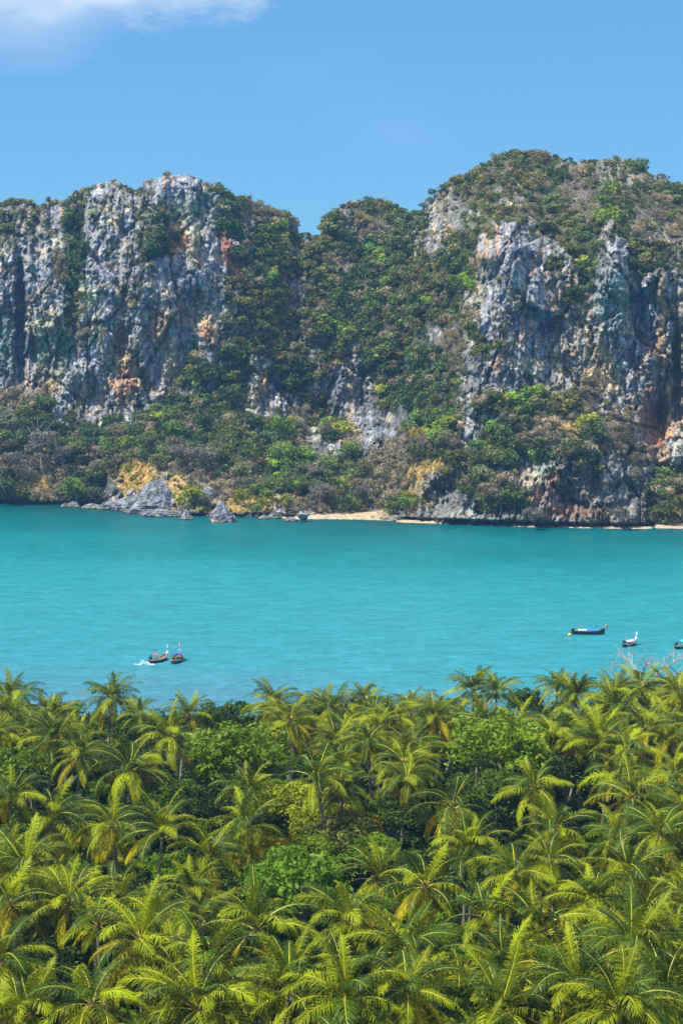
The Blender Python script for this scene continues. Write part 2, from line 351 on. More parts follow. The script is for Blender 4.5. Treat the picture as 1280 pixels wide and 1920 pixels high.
def full_depth(px, py, detail=True):
    D = base_depth(px, py)
    wpx = px + 5 * gnoise(px / 14, py / 14, 11); wpy = py + 7 * gnoise(px / 14, py / 14, 12)
    for (fx, fy, rx, ry, a) in FEAT:
        q = ((wpx - fx) / rx) ** 2 + ((wpy - fy) / ry) ** 2
        m = q < 6
        if m.any(): D = D + np.where(m, a * np.exp(-q ** 1.6 * .6), 0)
    W = wl(px); below = np.clip((py - (W - 9)) / 4, 0, 1)
    notbeach = 1 - sstep(560, 580, px) * (1 - sstep(735, 750, px))
    D = D + 6 * sstep(0, 1, below) * notbeach                         # sea notch under the cliffs
    x = px / 4.2; z = -py / 4.2                                      # about metres
    c = cls_at(px, py)
    rock = is_in(c, 'rRopSnm').astype(float)
    flut = is_in(c, 'RpoS').astype(float)
    lowslope = sstep(W - 150, W - 30, py) * is_in(c, 'gdGbwy')
    amp = 1 - .6 * lowslope
    wx_ = x + 2.5 * gnoise(x / 9, z / 9, 21); wz_ = z + 2.5 * gnoise(x / 9, z / 9, 22)
    D = D - amp * (5.5 * ridged(wx_ / 34, wz_ / 46, 3, 31) + 2.6 * ridged(wx_ / 13, wz_ / 17, 3, 41))
    jx = x + 1.2 * fbm(x / 3, z / 3, 3, 23, .6); jz = z + 1.2 * fbm(x / 3, z / 3, 3, 24, .6)
    d1, v1, e1 = cells(jx / 5.5, jz / 15, 2); d2, v2, e2 = cells(jx / 2.4, jz / 6.5, 5); d3, v3, e3 = cells(jx / 1.5, jz / 1.9, 9)
    d0, v0, e0 = cells(jx / 15, jz / 27, 14)
    D = D + rock * ((v0 - .5) * 7 + 3.2 * np.exp(-e0 * 14) + (v1 - .5) * 3.4 + d1 * 1.0 + (v2 - .5) * 1.5 + (v3 - .5) * 1.2 + 2.2 * np.exp(-e1 * 10) + .9 * np.exp(-e2 * 8))
    D = D - rock * (1.9 * ridged(wx_ / 4.0, wz_ / 5.5, 4, 51, .6) + .9 * ridged(x / 1.6, z / 2.2, 2, 61))
    D = D - flut * (2.8 * ridged(wx_ / 3.0, wz_ / 34, 3, 71))
    return D, c

# ------------------------------------------------------------------ haze, water, sea bed
def plane(name, x0, x1, y0, y1, z, mat, nx=1, ny=1):
    xs = np.linspace(x0, x1, nx + 1); ys = np.linspace(y0, y1, ny + 1); X, Y = np.meshgrid(xs, ys)
    V = np.c_[X.ravel(), Y.ravel(), np.full(X.size, z)]
    idx = np.arange(X.size).reshape(ny + 1, nx + 1)
    Fq = np.c_[idx[:-1, :-1].ravel(), idx[:-1, 1:].ravel(), idx[1:, 1:].ravel(), idx[1:, :-1].ravel()]
    return link(name, mesh_np(name, V, Fq, [mat]))

m, nt, out = newmat('sea_water'); A = nt.nodes.new
p = A('ShaderNodeBsdfPrincipled'); geo = A('ShaderNodeNewGeometry'); sp = A('ShaderNodeSeparateXYZ'); lk(nt, geo.outputs['Position'], sp.inputs[0])
mp = A('ShaderNodeMapping'); mp.inputs['Scale'].default_value = (.007, .006, 1); mp.inputs['Rotation'].default_value = (0, 0, R(6)); lk(nt, geo.outputs['Position'], mp.inputs[0])
n1 = A('ShaderNodeTexNoise'); n1.inputs['Scale'].default_value = 1.0; n1.inputs['Detail'].default_value = 6; n1.inputs['Roughness'].default_value = .6; lk(nt, mp.outputs[0], n1.inputs['Vector'])
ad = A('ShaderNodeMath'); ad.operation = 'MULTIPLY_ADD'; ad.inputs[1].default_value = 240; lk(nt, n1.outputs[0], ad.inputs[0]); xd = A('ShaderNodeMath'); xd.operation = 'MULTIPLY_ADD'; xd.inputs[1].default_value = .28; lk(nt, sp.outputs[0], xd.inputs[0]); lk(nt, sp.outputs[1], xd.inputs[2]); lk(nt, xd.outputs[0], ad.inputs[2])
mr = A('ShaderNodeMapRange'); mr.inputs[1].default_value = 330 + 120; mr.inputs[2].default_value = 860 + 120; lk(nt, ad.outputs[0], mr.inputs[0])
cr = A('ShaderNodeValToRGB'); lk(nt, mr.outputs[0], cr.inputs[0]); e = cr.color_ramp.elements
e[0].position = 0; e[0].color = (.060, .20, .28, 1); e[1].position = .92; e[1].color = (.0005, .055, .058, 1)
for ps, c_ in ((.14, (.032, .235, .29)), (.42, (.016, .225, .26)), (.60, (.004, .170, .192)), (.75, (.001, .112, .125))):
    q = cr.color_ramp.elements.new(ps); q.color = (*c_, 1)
# wind streaks
mp2 = A('ShaderNodeMapping'); mp2.inputs['Scale'].default_value = (.085, .16, 1); mp2.inputs['Rotation'].default_value = (0, 0, R(-9)); lk(nt, geo.outputs['Position'], mp2.inputs[0])
n2 = A('ShaderNodeTexNoise'); n2.inputs['Scale'].default_value = 1.0; n2.inputs['Detail'].default_value = 8; n2.inputs['Roughness'].default_value = .68; lk(nt, mp2.outputs[0], n2.inputs['Vector'])
r2 = A('ShaderNodeMapRange'); r2.inputs[1].default_value = .3; r2.inputs[2].default_value = .7; r2.inputs[3].default_value = .80; r2.inputs[4].default_value = 1.20; lk(nt, n2.outputs[0], r2.inputs[0])
x = A('ShaderNodeVectorMath'); x.operation = 'SCALE'; lk(nt, cr.outputs[0], x.inputs[0])
mp4 = A('ShaderNodeMapping'); mp4.inputs['Scale'].default_value = (.30, .55, 1); mp4.inputs['Rotation'].default_value = (0, 0, R(11)); lk(nt, geo.outputs['Position'], mp4.inputs[0])
n4 = A('ShaderNodeTexNoise'); n4.inputs['Scale'].default_value = 1.0; n4.inputs['Detail'].default_value = 4; n4.inputs['Roughness'].default_value = .7; lk(nt, mp4.outputs[0], n4.inputs['Vector'])
r4 = A('ShaderNodeMapRange'); r4.inputs[1].default_value = .3; r4.inputs[2].default_value = .7; r4.inputs[3].default_value = .80; r4.inputs[4].default_value = 1.20; lk(nt, n4.outputs[0], r4.inputs[0])
m4 = A('ShaderNodeMath'); m4.operation = 'MULTIPLY'; lk(nt, r2.outputs[0], m4.inputs[0]); lk(nt, r4.outputs[0], m4.inputs[1]); lk(nt, m4.outputs[0], x.inputs['Scale'])
lk(nt, x.outputs[0], p.inputs['Base Color']); p.inputs['Roughness'].default_value = .28; p.inputs['IOR'].default_value = 1.33; p.inputs['Specular IOR Level'].default_value = .07
mp3 = A('ShaderNodeMapping'); mp3.inputs['Scale'].default_value = (.35, .8, 1); mp3.inputs['Rotation'].default_value = (0, 0, R(14)); lk(nt, geo.outputs['Position'], mp3.inputs[0])
n3 = A('ShaderNodeTexNoise'); n3.inputs['Scale'].default_value = 1.0; n3.inputs['Detail'].default_value = 5; n3.inputs['Roughness'].default_value = .6; lk(nt, mp3.outputs[0], n3.inputs['Vector'])
b = A('ShaderNodeBump'); b.inputs['Distance'].default_value = .9; b.inputs['Strength'].default_value = 1; lk(nt, n3.outputs[0], b.inputs['Height']); lk(nt, b.outputs[0], p.inputs['Normal'])
lk(nt, p.outputs[0], out.inputs[0]); M_SEA = m
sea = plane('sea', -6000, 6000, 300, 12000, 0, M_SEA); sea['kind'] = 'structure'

HAZE_D = 0.0001
m, nt, out = newmat('haze_air'); pv = nt.nodes.new('ShaderNodeVolumePrincipled')
pv.inputs['Color'].default_value = (.22, .55, 1, 1); pv.inputs['Density'].default_value = HAZE_D; pv.inputs['Anisotropy'].default_value = .1
lk(nt, pv.outputs[0], out.inputs['Volume'])
hz = MB(); hz.box((0, 600, 105), (2600, 1500, 220)); hzo = hz.build('haze', m); hzo['kind'] = 'stuff'
tag(hzo, 'thin pale blue sea haze between the palms and the cliffs')

# ------------------------------------------------------------------ the limestone hills: one relief sheet with its far side
NX_IN, NY = 780, 350
pxs = np.r_[np.linspace(-420, -70, 70)[:-1], np.linspace(-70, 1350, NX_IN), np.linspace(1350, 1700, 70)[1:]]
tt = np.linspace(0, 1, NY)
PX = np.repeat(pxs[None, :], NY, 0)
jag = 3.0 * fbm(pxs / 9, pxs * 0, 3, 81, .7)
top = ridge(pxs) + jag
bot = wl(pxs) + 4
PY = bot[None, :] + (top - bot)[None, :] * tt[:, None]
D, CL = full_depth(PX, PY)
# rounded crest: the last rows lean back
lean = np.clip((26 - (PY - top[None, :])) / 26, 0, 1); D = D + 8 * lean ** 2 + 2.5 * gnoise(PX / 12, PY / 9, 95) * lean
X, Y, Z = at(PX, PY, D)
rowsb = []
xb, yb, zb = X[-1], Y[-1], Z[-1]
for k, (dy, fz) in enumerate(((5, .985), (14, .95), (35, .87), (80, .66), (140, .35), (200, -.02))):
    rowsb.append((xb, yb + dy + (4 + k * 2) * gnoise(pxs / 30, pxs * 0 + k, 90), zb * (fz + (.02 if k else .004) * gnoise(pxs / 20, pxs * 0 + k, 91))))
X = np.vstack([X] + [r[0] for r in rowsb]); Y = np.vstack([Y] + [r[1] for r in rowsb]); Z = np.vstack([Z] + [r[2] for r in rowsb])
V = np.c_[X.ravel(), Y.ravel(), Z.ravel()]
nyt, nxt = X.shape
idx = np.arange(nyt * nxt).reshape(nyt, nxt)
Fq = np.c_[idx[:-1, :-1].ravel(), idx[:-1, 1:].ravel(), idx[1:, 1:].ravel(), idx[1:, :-1].ravel()]

# rock and ground colours; S has the shade of deep recesses painted in
CCOL = {'r': (.29, .31, .35), 'R': (.23, .26, .30), 'o': (.30, .235, .20), 'p': (.36, .33, .28), 'S': (.15, .15, .155), 'g': (.055, .07, .03), 'd': (.03, .045, .02), 'G': (.06, .09, .02),
        'b': (.10, .10, .045), 'w': (.14, .13, .10), 'y': (.33, .22, .07), 'm': (.18, .18, .15), 'n': (.24, .24, .235)}
ctab = np.array([CCOL[k] for k in CH])
colr = ctab[CL]
xx = PX / 4.2; zz = -PY / 4.2
nA = fbm(xx / 6, zz / 8, 5, 101, .6); nB = fbm(xx / 2.2, zz / 2.6, 4, 111, .6); nV = fbm(xx / 1.8, zz / 22, 4, 121, .6)
rockm = is_in(CL, 'rRopnSm')[..., None]
pale = sstep(.12, .42, nA + .5 * nB)[..., None]; dark = sstep(.10, .5, -nA * .6 + nV)[..., None]; warm = sstep(.15, .45, fbm(xx / 11, zz / 9, 4, 131, .6) + .25 * nB)[..., None]
colr = np.where(rockm, colr * (1 - .6 * dark) + pale * np.array([.24, .22, .18]), colr)
colr = np.where(rockm, colr * (1 + warm * np.array([.35, .10, -.25])), colr)
colr = colr * (1 + .25 * nB[..., None])
reg = fbm(xx / 16, zz / 13, 3, 151); drip = fbm(xx / 1.9, zz / 30, 4, 161, .62); drip2 = fbm(xx / 1.4, zz / 34, 4, 171, .62)
hard = is_in(CL, 'rRopn').astype(float)
mo = (sstep(-.10, .22, reg) * sstep(.06, .34, drip + .35 * nB) * hard)[..., None] * .8
mt = (sstep(.0, .30, -reg + .3 * nA) * sstep(.12, .36, drip2 + .3 * nB) * hard)[..., None] * .6
md = (sstep(.10, .34, -drip + .3 * nB) * hard)[..., None] * .42
colr = colr * (1 - mo) + np.array([.60, .30, .13]) * mo; colr = colr * (1 - mt) + np.array([.50, .42, .31]) * mt; colr = colr * (1 - md) + np.array([.075, .085, .10]) * md
STAIN = [  # px, py, rx, ry, colour: rust and tan streaks of the rock; dark patches, several set in recesses
 (333, 440, 12, 28, (.62, .22, .08)), (331, 415, 8, 16, (.55, .38, .22)), (362, 455, 9, 34, (.62, .42, .20)), (366, 425, 12, 20, (.5, .45, .36)), (421, 450, 6, 24, (.38, .11, .07)), (431, 480, 7, 22, (.42, .12, .07)), (443, 508, 8, 16, (.55, .22, .12)), (426, 430, 8, 14, (.34, .2, .12)),
 (446, 478, 6, 12, (.55, .3, .2)), (296, 600, 10, 34, (.36, .17, .12)), (306, 610, 4, 22, (.55, .32, .18)), (225, 640, 7, 26, (.30, .09, .07)), (232, 672, 12, 10, (.45, .30, .18)), (238, 690, 18, 8, (.5, .28, .18)), (235, 720, 14, 20, (.45, .2, .13)),
 (237, 745, 7, 16, (.6, .30, .18)), (215, 720, 12, 8, (.55, .32, .22)), (104, 705, 12, 16, (.62, .32, .16)), (90, 700, 12, 30, (.48, .38, .28)), (98, 720, 12, 18, (.58, .38, .22)), (70, 610, 14, 14, (.55, .45, .33)), (88, 605, 10, 8, (.50, .42, .32)), (105, 455, 10, 10, (.45, .42, .36)),
 (160, 545, 8, 24, (.55, .52, .44)), (175, 560, 12, 10, (.52, .48, .38)), (370, 590, 5, 22, (.5, .45, .36)), (385, 615, 8, 22, (.56, .36, .22)), (392, 625, 12, 10, (.6, .3, .18)), (400, 580, 6, 14, (.5, .46, .4)), (345, 590, 6, 16, (.3, .18, .14)), (215, 415, 10, 8, (.5, .38, .26)),
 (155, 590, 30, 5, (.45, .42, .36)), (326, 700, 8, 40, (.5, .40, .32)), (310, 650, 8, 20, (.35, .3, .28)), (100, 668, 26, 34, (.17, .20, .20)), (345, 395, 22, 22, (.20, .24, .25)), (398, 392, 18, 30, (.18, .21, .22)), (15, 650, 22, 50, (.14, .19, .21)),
 (470, 775, 9, 20, (.48, .40, .36)), (478, 730, 6, 50, (.36, .34, .36)), (655, 735, 4, 50, (.42, .33, .26)), (653, 820, 12, 14, (.52, .36, .26)), (597, 812, 14, 16, (.42, .38, .36)), (900, 487, 18, 9, (.55, .34, .24)), (888, 560, 12, 40, (.36, .30, .25)), (880, 600, 10, 40, (.34, .29, .25)),
 (1090, 575, 20, 16, (.40, .32, .26)), (1145, 560, 26, 50, (.25, .28, .32)), (1135, 690, 14, 30, (.58, .40, .26)), (1120, 660, 14, 18, (.52, .38, .26)), (1145, 715, 10, 18, (.6, .44, .30)), (1050, 680, 8, 20, (.6, .42, .28)), (1005, 680, 40, 6, (.5, .44, .36)), (1000, 690, 6, 24, (.42, .42, .42)),
 (1242, 590, 6, 60, (.44, .27, .17)), (1238, 650, 6, 40, (.44, .26, .17)), (1253, 730, 11, 60, (.34, .24, .18)), (1275, 610, 6, 60, (.36, .28, .22)), (1215, 790, 14, 40, (.33, .17, .12)), (1233, 800, 12, 30, (.42, .16, .10)), (1252, 805, 14, 16, (.60, .34, .24)), (1243, 855, 10, 14, (.48, .30, .22)), (1275, 840, 10, 30, (.42, .38, .38)),
 (1010, 880, 8, 44, (.30, .34, .34)), (995, 905, 14, 22, (.52, .40, .32)), (1003, 930, 8, 12, (.6, .30, .2)), (1035, 925, 10, 34, (.40, .19, .13)), (1050, 960, 20, 10, (.42, .2, .14)), (1100, 960, 40, 8, (.34, .18, .13)), (1098, 900, 16, 36, (.26, .19, .17)), (1130, 900, 10, 10, (.38, .28, .24)), (1180, 900, 30, 20, (.22, .23, .24)), (1155, 960, 16, 6, (.46, .34, .2)), (1265, 975, 10, 8, (.55, .25, .12)),
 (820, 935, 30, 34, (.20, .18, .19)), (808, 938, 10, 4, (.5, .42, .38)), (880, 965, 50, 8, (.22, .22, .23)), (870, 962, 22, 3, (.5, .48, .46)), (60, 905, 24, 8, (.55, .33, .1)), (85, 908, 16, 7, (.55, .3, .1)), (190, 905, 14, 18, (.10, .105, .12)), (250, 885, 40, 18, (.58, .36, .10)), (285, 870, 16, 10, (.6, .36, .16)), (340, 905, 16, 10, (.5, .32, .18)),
 (360, 930, 30, 12, (.42, .36, .05)), (430, 910, 40, 9, (.58, .38, .16)), (520, 935, 50, 8, (.55, .38, .10)), (480, 920, 18, 9, (.52, .34, .1)), (1062, 795, 24, 16, (.58, .38, .14)), (1100, 800, 14, 10, (.5, .35, .14)), (800, 870, 8, 8, (.6, .4, .14)), (757, 898, 12, 8, (.55, .33, .15)), (775, 915, 14, 10, (.5, .34, .14)), (1250, 960, 14, 10, (.5, .34, .08)), (610, 955, 26, 6, (.42, .26, .2))]
wpx = PX + 6 * nA * 3 + 8 * gnoise(PX / 7, PY / 7, 141); wpy = PY + 10 * gnoise(PX / 10, PY / 10, 142)
for (sx, sy, rx, ry, c) in STAIN:
    q = ((wpx - sx) / (rx * 1.55)) ** 2 + ((wpy - sy) / (ry * 1.4)) ** 2
    gold = c[2] < .35 * c[0] and c[1] > .55 * c[0]
    m_ = (1 - sstep(.5, 1.3, q + .45 * nV + (.9 if gold else .7) * nB))[..., None] * (.5 if gold else .8)
    colr = colr * (1 - m_) + np.array(c) * np.array([1.0, 1.08, .9]) * (.72 if gold else 1.0) * (1 + .3 * nB[..., None]) * m_
shore_dk = sstep(0, 5, PY - (wl(PX) - 7))[..., None]; colr = colr * (1 - .75 * shore_dk * (1 - .0))  # rock colour darkens down to the waterline
colr = np.clip(colr, .008, .7)
colr = np.vstack([colr, np.repeat(colr[-1:], 6, 0)]).reshape(-1, 3)
hill = link('limestone_hills', mesh_np('limestone_hills', V, Fq, [M_ROCK], smooth=False, tint=colr)); hill['kind'] = 'structure'

def hill_point(px, py, off=0.0):
    """point on the hill seen at photo pixel px,py (arrays), by lookup in the sheet"""
    px = np.asarray(px, float); py = np.asarray(py, float)
    i = np.clip(np.searchsorted(pxs, px), 0, len(pxs) - 1)
    t = (py - bot[i]) / (top[i] - bot[i]); j = np.clip(np.round(t * (NY - 1)).astype(int), 0, NY - 1)
    d = D[j, i] + off
    return at(px, py, d)

# ------------------------------------------------------------------ crown templates: leaf clumps spread over lobes
def crown_template(nl, per, seed, flat=.75, qs=.2, sparse=0.0):
    g = np.random.default_rng(seed); vs = []
    for l in range(nl):
        a = g.random() * 2 * pi; r = g.random() ** .6 * .8; z = (g.random() * 2 - 1) * .45 * flat
        c = np.array([r * cos(a), r * sin(a), z + .1]) if l else np.array([0, 0, .25])
        R_ = .24 + .24 * g.random() if l else .46
        d = g.normal(size=(per, 3)); d[:, 2] += .35; d /= np.linalg.norm(d, axis=1)[:, None]
        rad = R_ * (1 - .35 * g.random(per) ** 2 + .12 * g.random(per))
        p_ = c + d * rad[:, None] * np.array([1, 1, flat])
        nrm = d + g.normal(size=(per, 3)) * .62; nrm /= np.linalg.norm(nrm, axis=1)[:, None]
        t1 = np.cross(nrm, g.normal(size=(per, 3))); t1 /= np.linalg.norm(t1, axis=1)[:, None]; t2 = np.cross(nrm, t1)
        s1 = (qs * (.5 + .8 * g.random(per)))[:, None]; s2 = (qs * (.35 + .6 * g.random(per)))[:, None]
        if sparse: s2 = s2 * .45
        vs.append(np.stack([p_ - t1 * s1, p_ - t2 * s2 * .9, p_ + t1 * s1, p_ + t2 * s2], 1))
    v = np.concatenate(vs).reshape(-1, 3)
    return v.astype(np.float32)
T_BIG = [crown_template(9, 24, 200 + i, qs=.145) for i in range(8)]
T_MED = [crown_template(6, 15, 300 + i, qs=.21) for i in range(8)]
T_SML = [crown_template(2, 14, 400 + i, flat=.8, qs=.34) for i in range(6)]
T_DRY = [crown_template(6, 34, 500 + i, qs=.17, sparse=1) for i in range(5)]

PAL = {'g': [(.065, .105, .028), (.045, .085, .026), (.085, .125, .03), (.055, .10, .045), (.10, .13, .03)], 'd': [(.032, .065, .022), (.045, .085, .03), (.06, .095, .03)],
       'G': [(.11, .21, .03), (.15, .25, .03), (.08, .15, .03), (.19, .23, .035)], 'b': [(.115, .12, .03), (.085, .10, .028), (.16, .15, .03), (.06, .09, .03), (.12, .105, .045), (.09, .13, .03)],
       'w': [(.19, .165, .14), (.15, .13, .105), (.17, .16, .12), (.11, .11, .07), (.22, .19, .16)], 'y': [(.26, .21, .05), (.22, .21, .04), (.30, .22, .07), (.16, .18, .035)],
       'm': [(.11, .115, .04), (.085, .11, .033), (.16, .155, .045), (.12, .11, .08), (.06, .09, .03)], 'r': [(.10, .11, .04), (.17, .15, .05), (.08, .10, .035)]}
PAL['Y'] = [(.26, .27, .03), (.22, .25, .03)]
for k in 'RopSn': PAL[k] = PAL['r']
DENS = {'g': 1.0, 'd': 1.0, 'G': 1.0, 'b': 1.0, 'w': .95, 'y': 1.0, 'm': .66, 'n': .27, 'r': .08, 'R': .05, 'o': .03, 'p': .03, 'S': .03}
SIZE = {'g': 1.0, 'd': 1.1, 'G': 1.0, 'b': .92, 'w': .8, 'y': .35, 'm': .58, 'n': .45, 'r': .38, 'R': .35, 'o': .3, 'p': .3, 'S': .35}
# candidate points over the hill
g = np.random.default_rng(11)
NC = 15800
cx = g.uniform(-300, 1580, NC); cyt = g.random(NC); cy = (wl(cx) - 7) + (ridge(cx) + 1 - (wl(cx) - 7)) * cyt
cc = cls_at(cx, cy)
keep = np.array([g.random() < DENS[CH[c]] for c in cc])
keep &= ~((cx > 560) & (cx < 745) & (cy > 963))
cx, cy, cc = cx[keep], cy[keep], cc[keep]
# the ridge line carries its own row of bushes
rx_ = np.arange(-250, 1530, 7.0) + g.uniform(-3, 3, len(np.arange(-250, 1530, 7.0)))
ry_ = ridge(rx_) + g.uniform(1, 9, len(rx_))
rockcrest = ((rx_ > 175) & (rx_ < 235)) | ((rx_ > 266) & (rx_ < 380)) | ((rx_ > 1085) & (rx_ < 1215))
kk = (~rockcrest) | (g.random(len(rx_)) < .22)
rx_, ry_ = rx_[kk], ry_[kk]
cx = np.r_[cx, rx_]; cy = np.r_[cy, ry_]; isr = np.r_[np.zeros(len(cc), bool), np.ones(len(rx_), bool)]
cc = np.r_[cc, cls_at(rx_, ry_ + 8)]
hx, hy, hz_ = hill_point(cx, cy)
rows = []
for i in range(len(cx)):
    k = CH[cc[i]]
    s = SIZE[k] * (1.5 + 3.4 * g.random() ** 1.7)
    low = cy[i] > wl(cx[i]) - 190
    if low and k in 'gdGwb': s *= 1.15
    if isr[i]: s = 1.3 + 1.5 * g.random(); k = k if k in 'gdGbwm' else 'm'
    if cx[i] < -70 or cx[i] > 1350: s *= 1.5
    pk = k
    if k in 'gd' and g.random() < .07: pk = 'G'
    if k in 'gdGb' and g.random() < (.34 if cy[i] > wl(cx[i]) - 110 else .18): pk = 'w'
    if k in 'bm' and g.random() < .15: pk = 'g'
    if k in 'rn' and g.random() < .2: pk = 'y'
    c = np.array(PAL[pk][g.integers(len(PAL[pk]))]) * g.uniform(.9, 2.1) * np.array([1.18, 1.04, .8])
    rows.append((hx[i], hy[i], hz_[i], s, c, pk, cx[i], cy[i]))
# hand-placed trees of the lower slope (px, py of crown centre, radius px, kind)
SPECIAL = [
 (521, 852, 26, 'G', 'tall bright green tree with a pale straight trunk behind the shore grass', 1, 38), (528, 800, 32, 'G', 'light green feathery tree below the cliff foot left of the bare tree', 1, 30),
 (560, 800, 20, 'w', 'bare branching tree beside the light green feathery tree', 1, 30), (76, 830, 34, 'w', 'wide grey leafless tree with a white trunk on the left slope', 1, 34), (117, 850, 22, 'w', 'small grey leafless tree with pale forked branches', 1, 20),
 (30, 865, 26, 'w', 'grey leafless tree near the left edge above the shore bushes', 1, 20), (140, 918, 34, 'G', 'round bright green bush overhanging the water on the left shore', 0, 0), (12, 912, 28, 'g', 'dark green rounded bush at the left edge above the water', 0, 0),
 (690, 920, 26, 'w', 'pale grey dry bush behind the right end of the beach', 0, 0), (585, 885, 16, 'w', 'silvery leafless tree behind the beach next to green crowns', 1, 16), (600, 925, 30, 'w', 'spreading pale olive tree at the left end of the beach', 1, 14),
 (655, 845, 26, 'G', 'bright green tree standing behind the middle of the beach', 1, 26), (610, 870, 22, 'G', 'fresh green tree with layered crown above the beach', 1, 22), (640, 945, 22, 'g', 'low green bush at the back of the sand', 0, 0),
 (765, 945, 22, 'G', 'yellow green bush on the right end of the beach beside the cave', 0, 0), (683, 880, 22, 'b', 'olive gold tree crown above the right part of the beach', 1, 18), (375, 855, 34, 'w', 'broad grey thicket tree above the golden grass', 1, 16),
 (335, 850, 30, 'w', 'grey brown leafless tree left of the broad thicket', 1, 16), (430, 745, 30, 'g', 'tall dark green tree against the foot of the left cliff', 1, 26), (375, 790, 26, 'g', 'rounded green tree below the left cliff', 1, 20),
 (1285, 950, 34, 'b', 'olive bush above the rocks at the right edge of the shore', 0, 0), (1165, 965, 22, 'w', 'pale rounded shrub at the foot of the right cliff', 0, 0), (1000, 965, 24, 'w', 'grey green shrub clump over the dark sea notch', 0, 0),
 (970, 928, 14, 'G', 'small vivid green bush on the right cliff foot', 0, 0), (1020, 735, 10, 'G', 'tiny lime green shrub on the ledge of the right cliff', 0, 0), (890, 835, 16, 'G', 'green tree on the ledge above the sea cave', 1, 12),
 (500, 925, 16, 'G', 'small fresh green shrub in the golden shore grass', 0, 0), (485, 955, 14, 'G', 'low green bush just above the shore rocks', 0, 0), (855, 523, 12, 'G', 'yellow green crown in the shaded gully of the right hill', 1, 10), (700, 575, 16, 'G', 'pale green crown in the middle of the wooded saddle', 1, 14),
 (1245, 925, 16, 'G', 'bright green climber bush inside the right hand cleft', 0, 0), (360, 925, 24, 'Y', 'yellow green grassy bush over the sea notch right of the outcrop', 0, 0), (455, 930, 20, 'Y', 'yellow green bush on the golden bank', 0, 0), (535, 940, 20, 'Y', 'yellowish low shrub above the pale shelf', 0, 0), (240, 880, 14, 'Y', 'small yellow shrub on the golden grass slope', 0, 0), (495, 945, 16, 'Y', 'olive yellow shrub on the shore bank left of the shelf', 0, 0), (770, 930, 18, 'Y', 'yellow green bush on the bank above the beach end', 0, 0), (330, 800, 24, 'G', 'light green tree on the slope above the golden grass', 1, 18),
 (577, 440, 8, 'b', 'lone round tree in the notch of the ridge', 1, 8), (810, 360, 10, 'g', 'dark tree at the left shoulder of the high right summit', 1, 8)]

# 1 joined mass of the far wood; 2 individuals: the largest, lowest ones
order = sorted(range(len(rows)), key=lambda i: -(rows[i][3] * (1.0 if 0 < rows[i][6] < 1280 else 0) * (1.45 if rows[i][7] > wl(rows[i][6]) - 200 else 1.0)))
solo = set(order[:235])
Vs, Cs = [], []
def place_template(T, x, y, z, s, c, rot):
    v = T.copy() * s; cr_, sr_ = cos(rot), sin(rot)
    v = np.c_[v[:, 0] * cr_ - v[:, 1] * sr_ + x, v[:, 0] * sr_ + v[:, 1] * cr_ + y, v[:, 2] + z]
    Vs.append(v); cj = np.repeat(g.uniform(.75, 1.25, len(v) // 4), 4)[:, None]
    hj = np.repeat(g.normal(size=(len(v) // 4, 3)) * np.array([.16, .07, .12]), 4, 0); Cs.append(np.clip(np.array(c)[None, :] * cj * (1 + hj), .004, 1))
for i, (x, y, z, s, c, k, a, b_) in enumerate(rows):
    if i in solo: continue
    T = T_DRY[g.integers(5)] if (k == 'w' and s > 1.8) else (T_BIG[g.integers(8)] if s > 3.2 else T_MED[g.integers(8)] if s > 1.5 else T_SML[g.integers(6)])
    place_template(T, x, y - s * .35, z + s * .25, s, c, g.random() * 6.28)
Vm = np.concatenate(Vs); Cm = np.concatenate(Cs)
wood = link('hillside_forest', mesh_np('hillside_forest', Vm, np.arange(len(Vm)).reshape(-1, 4), [M_FOL_T], tint=Cm))
tag(wood, 'mass of scrub and trees covering the limestone hills', None, None, 'stuff')
print('hill quads', len(Fq), 'wood quads', len(Vm) // 4, 'rows', len(rows))

CROWN_ME = [mesh_np('crown', T, np.arange(len(T)).reshape(-1, 4), [M_FOL_O]) for T in [crown_template(14, 34, 600 + i, qs=.115) for i in range(8)]]
DRY_ME = [mesh_np('crown', T, np.arange(len(T)).reshape(-1, 4), [M_FOL_O]) for T in [crown_template(9, 95, 650 + i, qs=.12, sparse=1) for i in range(4)]]
def limb_mesh(seed, mat, h=1.0, bare=False):
    r = random.Random(seed); mb = MB()
    mb.tube([(0, 0, -h), (.02, 0, -h * .5), (0, .02, 0), (0, 0, .3)], [.04, .032, .026, .014], 6)
    for k in range(9 if bare else 6):
        a = k * 2.4 + r.random(); z0 = -.25 + .5 * r.random(); e = (.75 * cos(a), .75 * sin(a), z0 + .35 + .3 * r.random())
        m_ = (.35 * cos(a + .2), .35 * sin(a + .2), z0 + .12)
        mb.tube([(0, 0, z0), m_, e], [.02, .014, .006], 4)
        if bare:
            for q in (-.5, .5):
                mb.tube([m_, (.8 * cos(a + q), .8 * sin(a + q), z0 + .3 + .3 * r.random())], [.011, .004], 3)
    return mb.mesh('trunk', [mat])
TRK = [limb_mesh(i, M_BARK) for i in range(3)]; TRK_BARE = [limb_mesh(10 + i, M_PALEBARK, 1.0, True) for i in range(3)]
def region(a, b_):
    if b_ > wl(a) - 60: lo = 'near the waterline'
    elif b_ > wl(a) - 200: lo = 'on the lower slope'
    else: lo = 'high on the cliffs'
    s = 'at the left edge'
    for e, w_ in ((110, 'above the left notch'), (230, 'left of the grey outcrop'), (340, 'above the grey outcrop'), (450, 'behind the pointed rock'), (570, 'left of the beach'), (740, 'behind the beach'), (860, 'above the sea cave'), (1000, 'left of the right cliff'), (1140, 'over the right cliff'), (1230, 'at the right edge')):
        if a > e: s = w_
    return lo + ' ' + s
